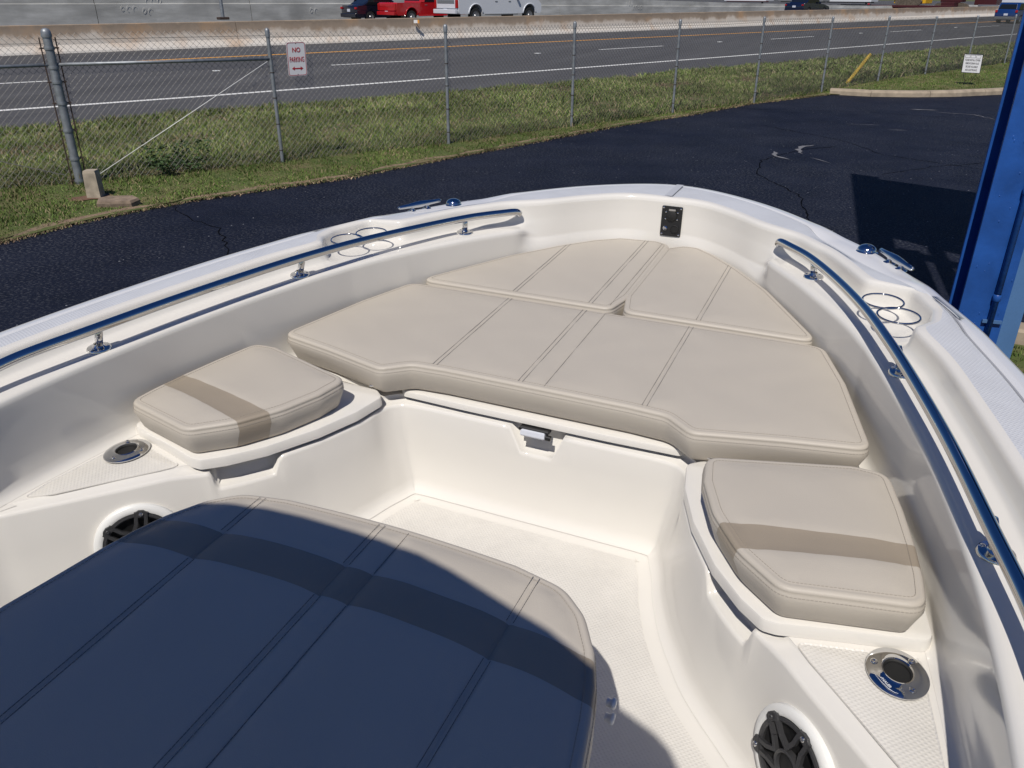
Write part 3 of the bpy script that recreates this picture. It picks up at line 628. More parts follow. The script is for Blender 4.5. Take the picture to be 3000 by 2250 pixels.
MB().tube([(2.65, 26.88, 0.05), (2.79, 26.88, 0.05)], 0.007, 6).build('crossbar', M['black'], ys)
yp = MB().tube([(-0.42, 25.3, -0.02), (0.11, 26.3, 0.83)], 0.048, 14).build('yellow_plastic_tube', M['yellowpvc'], None, 'auto')
tag(yp, 'yellow plastic tube leaning out of the grass behind the fence near the kerb', 'tube')
M['redsoil'] = ramp_mat('red brown soil', [(0.3, (0.11, 0.06, 0.04)), (0.5, (0.17, 0.10, 0.07)), (0.7, (0.12, 0.10, 0.05))], 9, bump=(40, 0.8))
bs = pydata('bare_soil', [(-8.1 + (0.38 + .10 * math.sin(3 * a_)) * math.cos(a_), 6.98 + (0.24 + .06 * math.cos(5 * a_)) * math.sin(a_), 0.056) for a_ in np.linspace(0, 6.1, 26)], [tuple(range(26))], M['redsoil']); tag(bs, kind='structure')
# concrete stub and slab
s = MB(); P = [(-0.085, -.08), (.085, -.08), (.085, .08), (-.085, .08)]
m4 = Matrix.Translation((-7.93, 7.0, 0)) @ Matrix.Rotation(R(28), 4, 'Z')
rows = [(1.0, 0), (0.95, 0.1), (0.88, 0.35), (0.80, 0.38)]
V = [m4 @ Vector((x * k, y * k, z_)) for k, z_ in rows for x, y in P]
F = [(a * 4 + i, a * 4 + (i + 1) % 4, a * 4 + 4 + (i + 1) % 4, a * 4 + 4 + i) for a in range(3) for i in range(4)] + [(12, 13, 14, 15)]
o = s.add(V, F).build('concrete_stub', M['stub']); tag(o, 'short square pale concrete stub standing at the foot of the thick fence post', 'concrete post')
m4 = Matrix.Translation((-7.4, 6.86, 0.07)) @ Matrix.Rotation(R(30), 4, 'Z') @ Matrix.Rotation(R(9), 4, 'X')
P = [(-0.22, -.09), (-.05, -.12), (.18, -.10), (.25, .02), (.16, .11), (-.12, .10), (-.24, .04)]
V = [m4 @ Vector((x * (1 if z_ < .03 else .93), y * (1 if z_ < .03 else .9), z_ + random.uniform(-.004, .004))) for z_ in (-.05, .02, .045) for x, y in P]
F = [(a * 7 + i, a * 7 + (i + 1) % 7, a * 7 + 7 + (i + 1) % 7, a * 7 + 7 + i) for a in range(2) for i in range(7)] + [tuple(range(14, 21))]
o = MB().add(V, F).build('broken_concrete_slab', M['slabc']); tag(o, 'brown broken slab of concrete lying in the grass beside the concrete stub', 'concrete slab')

# ---------------------------------------------------------------- blue steel columns and canopy
bc = empty('blue_steel_column', (1.52, 5.6, 0), 'bright blue painted steel H column with a conduit, right of the bow', 'column')
rz = Matrix.Rotation(R(9), 3, 'Z'); CX, CY = 1.60, 5.68
def colbox(name, x, y, sx, sy, m, z0=-0.02, z1=4.18, parent=bc):
    c_ = rz @ Vector((x, y, 0)); return MB().box((CX + c_.x, CY + c_.y, (z0 + z1) / 2), (sx, sy, z1 - z0), rz, 0.004).build(name, m, parent)
colbox('flange', 0, -0.125, 0.262, 0.020, M['bluesteel'])
colbox('flange', 0, 0.125, 0.262, 0.020, M['bluesteel'])
colbox('web', 0, 0, 0.016, 0.2298, M['bluesteel'])
colbox('base_plate', 0, 0, 0.36, 0.36, M['bluesteel'], -0.02, 0.03)
for k in range(46):      # drips and blisters in the thick paint
    z_ = random.uniform(0.3, 2.6); c_ = rz @ Vector((random.uniform(-0.12, 0.12), -0.1352, 0))
    MB().lathe([(0.004, 0), (0.003, 0.0015), (0.0002, 0.002)], 6, Matrix.Translation((CX + c_.x, CY + c_.y, z_)) @ rz.to_4x4() @ Matrix.Rotation(R(90), 4, 'X') @ Matrix.Diagonal((1, random.uniform(1, 4), 1, 1))).build('paint_drip', M['bluesteel'], bc, True)
cc = rz @ Vector((0.055, -0.158, 0))
cd = MB().tube([(CX + cc.x, CY + cc.y, 0), (CX + cc.x, CY + cc.y, 4.15)], 0.018, 12).build('conduit', M['bluesteel'], bc, True)
for zb in (0.66, 1.32): MB().lathe([(0.020, -0.022), (0.024, -.018), (0.024, 0.018), (0.020, 0.022)], 12, Matrix.Translation((CX + cc.x, CY + cc.y, zb))).build('conduit_coupling', M['bluesteel'], cd, True)
MB().box((CX + cc.x + .01, CY + cc.y + .008, 0.50), (0.11, 0.016, 0.02), rz).build('pipe_strap', M['bluepale'], cd)
bp_ = empty('faded_blue_post', (1.84, 6.1, 0), 'paler faded blue steel post just right of the bright blue column', 'post')
MB().box((1.845, 6.1, 2.09), (0.155, 0.155, 4.16), Matrix.Rotation(R(8), 3, 'Z'), 0.01).build('post_shaft', M['bluepale'], bp_)
MB().box((1.845, 6.1, 0.03), (0.28, 0.28, 0.03), Matrix.Rotation(R(8), 3, 'Z'), 0.004).build('base_plate', M['bluepale'], bp_)
cn = empty('blue_canopy', (1.9, 7.5, 4.2), 'flat blue steel canopy roof carried by the blue columns, casting the dark shadow', 'canopy')
I4 = Matrix.Translation((0, 0, 4.2))
MB().prism([(0.84, 9.52), (1.22, 9.40), (1.50, 5.64), (1.14, 5.68)], 0.26, I4).build('fascia_beam', M['bluesteel'], cn)
MB().prism([(1.05, 9.42), (2.37, 9.0), (5.2, 8.05), (5.2, 4.0), (2.09, 5.79), (1.35, 6.24)], 0.08, Matrix.Translation((0, 0, 4.24))).build('roof_deck', M['bluesteel'], cn)
MB().prism([(1.52, 5.76), (2.3, 5.30), (5.2, 3.6), (5.2, 3.45), (2.25, 5.17), (1.50, 5.60)], 0.12, I4).build('edge_beam', M['bluesteel'], cn)

# ================================================================= THE BOAT
boat = empty('bow_rider_boat', (0, 1.5, 0), 'white centre console boat with cream cockpit, seen from inside looking at its bow', 'boat')
ST = [ # outer, lip, ledge inner, wall bottom
 ((0, 3.94), (0, 3.56), (0, 3.563), (0, 3.548)), ((.25, 3.85), (.175, 3.545), (.175, 3.548), (.18, 3.535)), ((.47, 3.715), (.32, 3.45), (.315, 3.45), (.33, 3.42)),
 ((.62, 3.57), (.44, 3.335), (.422, 3.33), (.45, 3.28)), ((.70, 3.485), (.52, 3.275), (.478, 3.255), (.51, 3.20)), ((.79, 3.395), (.61, 3.215), (.535, 3.15), (.565, 3.10)),
 ((.86, 3.31), (.68, 3.13), (.605, 3.03), (.635, 3.0)), ((.94, 3.20), (.745, 3.05), (.68, 2.905), (.705, 2.88)), ((1.03, 3.03), (.82, 2.915), (.755, 2.77), (.775, 2.75)),
 ((1.10, 2.89), (.885, 2.785), (.82, 2.65), (.83, 2.65)), ((1.125, 2.83), (.96, 2.765), (.84, 2.605), (.845, 2.62)), ((1.15, 2.76), (1.03, 2.75), (.862, 2.56), (.86, 2.58)),
 ((1.215, 2.61), (1.082, 2.605), (.885, 2.50), (.885, 2.52)), ((1.25, 2.51), (1.073, 2.50), (.903, 2.455), (.905, 2.47)), ((1.27, 2.45), (1.032, 2.44), (.912, 2.43), (.915, 2.45)),
 ((1.285, 2.40), (1.037, 2.41), (.92, 2.405), (.925, 2.42)), ((1.335, 2.25), (1.10, 2.25), (.97, 2.24), (.98, 2.24)), ((1.385, 2.06), (1.152, 2.06), (1.03, 2.06), (1.04, 2.06)),
 ((1.44, 1.81), (1.214, 1.81), (1.09, 1.81), (1.098, 1.82)), ((1.48, 1.60), (1.26, 1.6), (1.135, 1.6), (1.15, 1.6)), ((1.52, 1.3), (1.305, 1.3), (1.18, 1.3), (1.20, 1.3)),
 ((1.545, 1.0), (1.33, 1.0), (1.195, 1.0), (1.225, 1.0)), ((1.56, .5), (1.345, .5), (1.20, .5), (1.24, .5)), ((1.57, -.6), (1.35, -.6), (1.2, -.6), (1.24, -.6)), ((1.57, -3), (1.35, -3), (1.2, -3), (1.24, -3))]
SUB = 7
def full(half):
    h = [tuple(p) for p in half]; f = [(-x, y) for x, y in h[:0:-1]] + h
    return cr(f, SUB)
OUT, LIP, LED, WBOT = (full([s[k] for s in ST]) for k in range(4))
def soft(P, n=3, it=3):
    P = P.copy()
    for _ in range(it):
        Q = P.copy()
        for k in range(n, len(P) - n): Q[k] = P[k - n:k + n + 1].mean(0)
        P = Q
    return P
linL = np.array([(-x, y) for x, y in [s[1] for s in ST][:0:-1]] + [s[1] for s in ST], float)
ii_ = np.arange(len(LIP)) / SUB; LL = np.c_[np.interp(ii_, np.arange(len(linL)), linL[:, 0]), np.interp(ii_, np.arange(len(linL)), linL[:, 1])]
st0 = np.abs(ii_ - (len(ST) - 1)); wl_ = np.clip((st0 - 8.3) / .5, 0, 1) * np.clip((15.2 - st0) / .5, 0, 1)
LIP = LIP * (1 - wl_[:, None]) + LL * wl_[:, None]
for _ in range(2): LIP[1:-1] = LIP[1:-1] * .5 + (LIP[:-2] + LIP[2:]) * .25
OUT, LED, WBOT = soft(OUT), soft(LED, 4), soft(WBOT, 4)
OUT[:, 0] *= 0.990; OUT[:, 1] = np.where(OUT[:, 1] > 0, OUT[:, 1] * 0.990, OUT[:, 1])
def SG(W): return np.interp(W, [2.5, 3.1, 3.5, 3.94], [0, .012, .020, .022])       # the sheer flattens towards the bow
def SL(W): return np.interp(W, [2.0, 2.3, 2.95, 3.28], [0, .004, .026, .050])
NR = len(OUT); NS = len(ST); MIDI = (NS - 1) * SUB
stat = np.abs(np.arange(NR) - MIDI) / SUB          # station number along each side
def unit(v): return v / (np.linalg.norm(v, axis=1)[:, None] + 1e-9)
inw = unit(LIP - OUT)
tt = unit(np.gradient(OUT, axis=0)); nn_ = np.c_[tt[:, 1], -tt[:, 0]]
nn_ *= np.sign((nn_ * inw).sum(1))[:, None]        # inward normal of outer
led_w = np.linalg.norm(LED - LIP, axis=1)
def mixp(A, B, dist):
    L_ = np.linalg.norm(B - A, axis=1); return A + (B - A) * np.minimum(1, dist / np.maximum(L_, 1e-6))[:, None]
def row(P, d):
    d = np.broadcast_to(np.asarray(d, float), (len(P),)); return [BP(p[0], p[1], dd) for p, dd in zip(P, d)]
# cleat notch: the pad edge steps inwards between stations 5.2 and 8.3
notch = np.clip((stat - 4.0) / 1.4, 0, 1) * np.clip((9.3 - stat) / 1.6, 0, 1); notch = notch * notch * (3 - 2 * notch)
gw = np.minimum(0.078 + 0.075 * notch, np.linalg.norm(LIP - OUT, axis=1) - 0.065)
for _ in range(6): gw[2:-2] = (gw[:-4] + gw[1:-3] + gw[2:-2] + gw[3:-1] + gw[4:]) / 5
gw = np.minimum(gw, np.linalg.norm(LIP - OUT, axis=1) - 0.055)
nd = 0.020 * notch
mid = np.exp(-((OUT[:, 0] - 0.02) / 0.018) ** 6) * (np.abs(OUT[:, 0] - 0.02) < 0.05)
cr_d = 0.006 * mid
rows_out = [row(OUT * np.array([0.55, 1]) - np.array([0, 0.75]), 2.30), row(OUT * np.array([0.8, 1]) - np.array([0, 0.35]), 1.75), row(OUT - nn_ * -0.0 + nn_ * 0.03, 1.10), row(OUT + nn_ * 0.012, 0.985),
            row(OUT, 0.955), row(OUT - nn_ * 0.004, 0.930), row(OUT + nn_ * 0.003, 0.909 + nd * .35), row(OUT + nn_ * 0.012, 0.898 + nd * .5), row(OUT + nn_ * 0.026, 0.893 + nd * .85), row(OUT + nn_ * 0.05, 0.8895 + nd),
            row(OUT + nn_ * (gw - 0.014)[:, None], 0.8895 + nd), row(OUT + nn_ * (gw - 0.009)[:, None], 0.896 + nd), row(OUT + nn_ * (gw - 0.002)[:, None], 0.896 + nd), row(OUT + nn_ * (gw + 0.005)[:, None], 0.8865), row(OUT + nn_ * (gw + 0.012)[:, None], 0.8825)]
padA = OUT + nn_ * (gw + 0.020)[:, None]
lipo = mixp(LIP, OUT, 0.028)
rows_pad = [rows_out[-1], row(padA, 0.881 + cr_d), row(mixp(padA, lipo, 0.012), 0.8795 + cr_d), row((padA + lipo) / 2, 0.878 + cr_d), row(lipo, 0.8775 + cr_d)]
rows_lip = [rows_pad[-1], row(mixp(LIP, OUT, 0.018), 0.8785), row(mixp(LIP, OUT, 0.009), 0.8805), row(mixp(LIP, OUT, 0.003), 0.8845), row(mixp(LIP, LED, 0.0005), 0.891), row(mixp(LIP, LED, 0.002), 0.900)]
def sink(rows, f): return [[Vector((p.x, p.y, p.z - float(f(p.y)))) for p in r_] for r_ in rows]
rows_out, rows_pad, rows_lip = sink(rows_out, SG), sink(rows_pad, SG), sink(rows_lip, SG)
loft('gunwale_rim', rows_out, M['gel'], boat)
jl = sink([row(OUT + nn_ * (gw - 0.006)[:, None], 0.8945 + nd)], SG)[0]
MB().tube(jl, 0.0030, 5).build('gunwale_joint', mat('grey joint', (0.30, 0.31, 0.34), 0.5), boat, True)
loft('gunwale_pad', rows_pad, M['gelnon'], boat)
strip_m = mat('bow seam strip', (0.50, 0.505, 0.52), 0.3)
for nm, x0, x1, dd, mm in (('bow_seam_strip', 0.0, 0.034, 0.8785, strip_m), ('bow_seam_joint', 0.0335, 0.037, 0.8775, M['greytrim'])):
    V = []
    for y in np.linspace(3.592, 3.80, 9):
        for x in (x0, x1): V.append(BP(x + 0.02 * (y - 3.6), y, dd - 0.0005) - Vector((0, 0, float(SG(y)) - 0.0)))
    pydata(nm, V, [(2 * i, 2 * i + 1, 2 * i + 3, 2 * i + 2) for i in range(8)], mm, boat, True)
loft('gunwale_lip', rows_lip, M['liner'], boat)
k_in = 0.022
wd_ = np.maximum(led_w, 1e-3)
def fr(v, lo, hi): return LIP + (LED - LIP) * np.clip(v, lo, hi)[:, None]
lb, b1, b2 = fr(0.007 / wd_, 0, .15), fr(0.016 / wd_, 0, .3), fr(0.024 / wd_, 0, .42)
e1, e2 = fr(1 - 0.034 / wd_, 0.5, 1), fr(1 - 0.016 / wd_, 0.7, 1)
bl = np.clip((led_w - 0.03) / 0.07, 0, 1); bl = bl * bl * (3 - 2 * bl); blc = bl[:, None]
def dm(a, b): return a * (1 - bl) + b * bl
_row = row
def row(P, d):
    dd = np.broadcast_to(np.asarray(d, float), (len(P),)); f_ = np.clip((dd - 0.90) / 0.30, 0, 1)[:, None]
    return _row(P * blc + (LIP + (WBOT - LIP) * f_) * (1 - blc), d)
mid_ = sink([row(lb, dm(0.915, 0.925)), row(b1, dm(0.93, 0.940)), row(b2, dm(0.94, 0.9455)), row((b2 + e1) / 2, dm(0.955, 0.947)), row(e1, dm(0.965, 0.9475)), row(e2, dm(0.98, 0.9495)), row(fr(1 - 0.006 / wd_, .85, 1), dm(.985, .953)), row(LED, dm(0.99, 0.960)), row(LED + (WBOT - LED) * 0.015, dm(0.998, 0.972)), row(LED + (WBOT - LED) * 0.06, dm(1.01, 0.99))], SL)
row = _row
rows_in = [rows_lip[-1]] + mid_ + [row(LED + (WBOT - LED) * 0.4, 1.075), row(LED + (WBOT - LED) * 0.8, 1.14), row(WBOT, 1.20)]
cen = WBOT * np.array([1, 1]); tw = unit(np.gradient(WBOT, axis=0)); nw = np.c_[tw[:, 1], -tw[:, 0]]; nw *= np.sign((nw * (-np.c_[WBOT[:, 0], WBOT[:, 1] - 1.2])).sum(1))[:, None]
rows_in += [row(WBOT + nw * 0.004, 1.218), row(WBOT + nw * 0.012, 1.232), row(WBOT + nw * 0.026, 1.238)]
loft('inner_liner', rows_in, M['liner'], boat)
# riser between the deck and the floor
RT = [(0, 2.052), (.25, 2.052), (.43, 2.05), (.485, 2.03), (.512, 1.985), (.52, 1.92), (.545, 1.84), (.592, 1.73), (.65, 1.625), (.70, 1.555), (.755, 1.495), (.81, 1.45), (.902, 1.348), (.974, 1.272), (1.045, 1.198), (1.14, 1.10), (1.195, 1.03), (1.215, .9), (1.215, .5), (1.215, -3)]
RB = [(0, 2.05), (.25, 2.05), (.41, 2.048), (.446, 2.03), (.468, 1.98), (.492, 1.92), (.520, 1.83), (.567, 1.72), (.622, 1.625), (.665, 1.56), (.721, 1.495), (.775, 1.44), (.865, 1.345), (.935, 1.27), (1.005, 1.19), (1.09, 1.09), (1.14, 1.01), (1.165, .88), (1.17, .5), (1.17, -3)]
RTf, RBf = full(RT), full(RB); nst = np.abs(np.arange(len(RTf)) - (len(RT) - 1) * SUB) / SUB
def inward(P):
    t = unit(np.gradient(P, axis=0)); n = np.c_[t[:, 1], -t[:, 0]]; n *= np.sign((n * (-np.c_[P[:, 0], P[:, 1] - 0.6])).sum(1))[:, None]; return n
nr = inward(RTf); nb = inward(RBf)
grip = np.clip((nst - 7.95) / 0.2, 0, 1) * np.clip((10.55 - nst) / 0.2, 0, 1)
lat = np.clip(((0.072 - np.abs(RTf[:, 0] - 0.022)) / 0.012), 0, 1)
low = np.clip((nst - 11) / 0.6, 0, 1)     # where the deck stands proud (no lid)
dt = 1.252 - 0.012 * low
gd = 0.055 * grip + 0.085 * lat
rows_r = [row(RTf - nr * 0.05, 1.2385), row(RTf - nr * 0.048, dt + gd - 0.002 + .004), row(RTf - nr * 0.010, dt + gd), row(RTf - nr * 0.003, dt + gd + 0.003), row(RTf, dt + gd + 0.012), row(RTf + (RBf - RTf) * .15, 1.36), row(RTf + (RBf - RTf) * .5, 1.42),
          row(RBf, 1.535), row(RBf + nb * 0.006, 1.556), row(RBf + nb * 0.018, 1.570), row(RBf + nb * 0.034, 1.5765)]
loft('cockpit_riser', rows_r, M['liner'], boat)
# deck (bench base) between wall and riser
WBi = WBOT + nw * 0.026; RTo = RTf - nr * 0.05
sel = [i for i in range(len(WBi))]
poly = [tuple(p) for p in WBi] + [tuple(p) for p in RTo[::-1]]
mask_poly = []
for p in poly:
    if not mask_poly or math.dist(p, mask_poly[-1]) > 0.004: mask_poly.append(p)
# keep the aft end open a hair so the outline does not cross itself
P = [p for p in mask_poly if p[1] > 0.95 or False]
tri = tessellate_polygon([[Vector((p[0], p[1], 0)) for p in P]])
o = pydata('seat_deck', [BP(p[0], p[1], 1.2385) for p in P], [tuple(t) for t in tri], M['liner'], boat)
bm = bmesh.new(); bm.from_mesh(o.data); bmesh.ops.recalc_face_normals(bm, faces=bm.faces); bm.to_mesh(o.data); bm.free()
# side decks' fore-aft strip aft of the seats is a plain band
for sg in (-1, 1):
    pydata('side_deck', [BP(sg * x_, y_, 1.2392) for x_, y_ in ((1.235, 1.13), (1.155, 1.13), (1.20, 1.04), (1.212, .9), (1.212, -3), (1.26, -3), (1.26, .9))], [tuple(range(7))], M['liner'], boat)
# floor
P = [tuple(p) for p in RBf]; q = []
for p in P:
    if not q or math.dist(p, q[-1]) > 0.003: q.append(p)
tri = tessellate_polygon([[Vector((p[0], p[1], 0)) for p in q]])
pydata('cockpit_floor', [BP(p[0], p[1], 1.5785) for p in q], [tuple(t) for t in tri], M['liner'], boat)
IN = RBf + nb * 0.075; q = []
for p in IN:
    if (not q or math.dist(p, q[-1]) > 0.01): q.append(tuple(p))
tri = tessellate_polygon([[Vector((p[0], p[1], 0)) for p in q]]); n = len(q)
V = [BP(p[0], p[1], 1.5752) for p in q]
pydata('floor_pad', V, [tuple(t) for t in tri], M['linernon'], boat)

# polygon tools
def round_poly(P, rad, step=0.015):
    n = len(P); out = []
    rr_ = rad if isinstance(rad, (list, tuple)) else [rad] * n
    for i in range(n):
        a, b, c_ = (np.array(P[(i + k) % n], float) for k in (-1, 0, 1)); u = a - b; v = c_ - b; lu, lv = np.linalg.norm(u), np.linalg.norm(v); u /= lu; v /= lv
        ang = math.acos(np.clip(u @ v, -1, 1)); r_ = rr_[i]
        if ang > R(168): out.append(b); continue
        t = min(r_ / math.tan(ang / 2), lu * .45, lv * .45); A = b + u * t; C = b + v * t
        m_ = max(3, int(6 * (math.pi - ang) / 1.57) + 2)
        for k in range(m_ + 1):
            s = k / m_; out.append((1 - s) ** 2 * A + 2 * s * (1 - s) * b + s * s * C)
    res = []
    for i in range(len(out)):
        a, b = out[i], out[(i + 1) % len(out)]; L_ = np.linalg.norm(b - a); m_ = max(1, int(L_ / step))
        for k in range(m_): res.append(a + (b - a) * k / m_)
    return np.array(res)
def area(P): x, y = P[:, 0], P[:, 1]; return 0.5 * np.sum(x * np.roll(y, -1) - np.roll(x, -1) * y)
def pnorm(P):     # inward normals of a closed CCW polygon
    t = np.roll(P, -1, 0) - np.roll(P, 1, 0); t = unit(t); return np.c_[-t[:, 1], t[:, 0]]
def seg_dist(p, a, b):
    a = np.array(a); b = np.array(b); ab = b - a; t = np.clip(((p - a) @ ab) / (ab @ ab), 0, 1); return np.linalg.norm(p - (a + t[:, None] * ab), axis=1)
def inside(P, q):
    x, y = q[:, 0], q[:, 1]; c = np.zeros(len(q), bool); n = len(P); j = n - 1
    for i in range(n):
        xi, yi = P[i]; xj, yj = P[j]
        c ^= ((yi > y) != (yj > y)) & (x < (xj - xi) * (y - yi) / (yj - yi + 1e-12) + xi); j = i
    return c
def edge_d(P, q):
    d = np.full(len(q), 9.0)
    for i in range(len(P)):
        d = np.minimum(d, seg_dist(q, P[i], P[(i + 1) % len(P)]))
    return d

def cushion(name, label, cat, outline, rad, d0, th, seams=(), bands=(), warp=0.0, puff=0.006, group=None, thread='thread', topstitch=True, wrinkle=0.0010, tilt=None, draft=0.0, puckers=(), bdrop=0.0):
    P = round_poly(outline, rad)
    if area(P) < 0: P = P[::-1]
    nn = pnorm(P); N = len(P)
    c0 = P.mean(0)
    root = empty(name, BP(c0[0], c0[1] - warp * c0[0] ** 2, d0 + th), label, cat, group)
    prof = [(0.020 + draft, th), (0.006 + draft, th - 0.004), (0.0 + draft, th - 0.012), (-0.003 + draft * .6, th * 0.6), (-0.003, 0.034), (-0.0005, 0.0165), (0.0022, 0.0130), (0.0004, 0.0100), (0.0018, 0.0060), (0.0048, 0.0028), (0.0090, 0.0010), (0.0140, 0.0004), (0.0165, 0.0012), (0.0190, 0.0003), (0.027, 0.0)]
    rowsP = [(P + nn * o_, dz) for o_, dz in prof]
    V = []; F = []
    for Q, dz in rowsP: V += [(q[0], q[1], d0 + dz) for q in Q]
    for a in range(len(rowsP) - 1):
        for i in range(N): j = (i + 1) % N; F.append((a * N + i, a * N + j, a * N + N + j, a * N + N + i))
    F.append(tuple(range(N - 1, -1, -1)))
    TI = rowsP[-1][0]
    lo = TI.min(0); hi = TI.max(0); gs = 0.016
    gx, gy = np.meshgrid(np.arange(lo[0] + gs / 2, hi[0], gs), np.arange(lo[1] + gs / 2, hi[1], gs)); G = np.c_[gx.ravel(), gy.ravel()] + rng.uniform(-.001, .001, (gx.size, 2))
    for a, b in seams: G = G[seg_dist(G, a, b) > 0.013]
    extra = []
    for a, b in seams:
        a = np.array(a, float); b = np.array(b, float); L_ = np.linalg.norm(b - a); t = (b - a) / L_; nr_ = np.array([-t[1], t[0]])
        for s in np.arange(0, L_ + .001, 0.012):
            for o_ in (-0.011, -0.0055, -0.0022, 0, 0.0022, 0.0055, 0.011): extra.append(a + t * s + nr_ * o_)
    if extra: G = np.vstack([G, np.array(extra)])
    G = G[inside(TI, G)]; G = G[edge_d(TI, G) > 0.005]
    allp = np.vstack([TI, G]); edges = [(i, (i + 1) % N) for i in range(N)]
    vs, es, fs, *_ = delaunay_2d_cdt([Vector(p) for p in allp], edges, [], 1, 1e-6)
    Q = np.array([tuple(v) for v in vs]); ed = edge_d(TI, Q)
    e2 = ed.copy(); groove = np.zeros(len(Q))
    for a, b in seams:
        sd_ = seg_dist(Q, a, b); e2 = np.minimum(e2, sd_); groove += 0.0011 * np.exp(-(sd_ / 0.0040) ** 2) * np.clip(ed / 0.01 + .3, 0, 1)
    zz = puff * (1 - np.exp(-e2 / 0.035)) - groove
    if wrinkle: zz += wrinkle * np.sin(Q[:, 0] * 23 + 1.3 * np.sin(Q[:, 1] * 17)) * np.sin(Q[:, 1] * 19 + np.cos(Q[:, 0] * 11)) * np.clip(ed / .03, 0, 1)
    for (px_, py_, ax, ay, am) in puckers:
        rel = Q - np.array([px_, py_]); zz += am * np.exp(-((rel[:, 0] * math.cos(ax) + rel[:, 1] * math.sin(ax)) / ay) ** 2 - ((-rel[:, 0] * math.sin(ax) + rel[:, 1] * math.cos(ax)) / (ay * 5)) ** 2)
    bmask = np.zeros(len(Q))
    for (l1, l2) in bands:
        ss_ = []
        for ln in (l1, l2):
            a, b = np.array(ln[0]), np.array(ln[1]); t = (b - a) / np.linalg.norm(b - a); ss_.append(t[0] * (Q[:, 1] - a[1]) - t[1] * (Q[:, 0] - a[0]))
        inn = np.where(ss_[0] * ss_[1] < 0, np.minimum(abs(ss_[0]), abs(ss_[1])), 0); near = np.minimum(abs(ss_[0]), abs(ss_[1]))
        for s_ in ss_: groove += 0.0025 * np.exp(-(s_ / 0.006) ** 2)
        zz -= 0.0025 * np.exp(-(near / 0.006) ** 2) + bdrop * np.clip(inn / 0.012, 0, 1)
    zz += 0.0007 * np.sin(Q[:, 0] * 71 + 2 * np.sin(Q[:, 1] * 29)) * np.sin(Q[:, 1] * 67 + 2 * np.cos(Q[:, 0] * 31)) * np.exp(-e2 / 0.02) * np.clip(ed / .006, 0, 1)
    zz[ed < 1e-4] = 0
    base = len(V); V += [(q[0], q[1], d0 - z_) for q, z_ in zip(Q, zz)]; F += [tuple(base + i for i in (f if True else f)) for f in fs]
    me = bpy.data.meshes.new(name); me.from_pydata(V, [], F); me.update()
    bm = bmesh.new(); bm.from_mesh(me); bmesh.ops.remove_doubles(bm, verts=bm.verts, dist=0.0004)
    for (l1, l2) in bands:
        for ln in (l1, l2):
            a = Vector((*ln[0], 0)); b = Vector((*ln[1], 0)); t = (b - a).normalized(); nv = Vector((-t.y, t.x, 0))
            bmesh.ops.bisect_plane(bm, geom=bm.verts[:] + bm.edges[:] + bm.faces[:], plane_co=a, plane_no=nv, dist=1e-5)
    def tf(v):
        x, y = v.x, v.y - warp * v.x ** 2; return Vector((x, y, Z(y, v.z)))
    def band_of(c_):
        for (l1, l2) in bands:
            s = []
            for ln in (l1, l2):
                a, b = ln; s.append((b[0] - a[0]) * (c_.y - a[1]) - (b[1] - a[1]) * (c_.x - a[0]))
            if s[0] * s[1] < 0: return True
        return False
    bm.faces.ensure_lookup_table(); inb = [band_of(f.calc_center_median()) for f in bm.faces]
    for v in bm.verts: v.co = tf(v.co)
    bmesh.ops.recalc_face_normals(bm, faces=bm.faces)
    for want, nm, mt in ((False, 'cushion_body', M['vinyl']), (True, 'stripe', M['vinyl2'])):
        if want and not any(inb): continue
        b2_ = bm.copy(); b2_.faces.ensure_lookup_table(); bmesh.ops.delete(b2_, geom=[f for f, k in zip(b2_.faces, inb) if k != want], context='FACES')
        m2 = bpy.data.meshes.new(nm); b2_.to_mesh(m2); b2_.free(); link(nm, m2, mt, root, True)
    bm.free()
    # stitching: one part of small thread dashes
    def dashes(pathfn, L_, pitch=0.0085, on=0.0062, r_=0.0007, mb=None):
        s = 0.0
        while s < L_ - on:
            a = pathfn(s); b = pathfn(s + on); mb.tube([a, b], r_, 3, cap=False); s += pitch
    if topstitch:
        mb = MB()
        for o_, dz in ((0.0215, -0.0006), (-0.0018, 0.0215)):
            Q = P + nn * o_; Qc = np.vstack([Q, Q[:1]]); Lq = np.r_[0, np.cumsum(np.linalg.norm(np.diff(Qc, axis=0), axis=1))]
            def pf(s, Qc=Qc, Lq=Lq, dz=dz):
                x = np.interp(s, Lq, Qc[:, 0]); y = np.interp(s, Lq, Qc[:, 1]); return tf(Vector((x, y, d0 + dz)))
            dashes(pf, Lq[-1], mb=mb)
        o = mb.build('edge_stitching', M['thread'], root, fix=False); o['kind'] = 'stuff'
    if seams:
        mb = MB()
        for a, b in seams:
            a = np.array(a, float); b = np.array(b, float); L_ = np.linalg.norm(b - a); t = (b - a) / L_; nr_ = np.array([-t[1], t[0]])
            offs = (0.0,) if abs(a[0] - 0.033) < 0.009 else (-0.0075, 0.0075)
            for o_ in offs:
                def pf(s, o_=o_, a=a, t=t, nr_=nr_):
                    p = a + t * s + nr_ * o_; return tf(Vector((p[0], p[1], d0 - (puff * (1 - math.exp(-0.0075 / 0.035)) if o_ else -0.0006) - 0.0010)))
                ss = np.arange(0, L_ - .008, 0.0085); mids = a + t * (ss + .004)[:, None] + nr_ * o_
                ok = inside(P, mids) & (edge_d(P, mids) > 0.016)
                for (l1, l2) in bands:
                    lo_, hi_ = sorted((l1[0][1], l2[0][1])); ok &= ~((mids[:, 1] > lo_ - .004) & (mids[:, 1] < hi_ + .004))
                for s_ in ss[ok]: mb.tube([pf(s_), pf(s_ + 0.0072)], 0.0007, 3, cap=False)
        o = mb.build('seam_stitching', M['threaddark'], root, fix=False); o['kind'] = 'stuff'
    return root

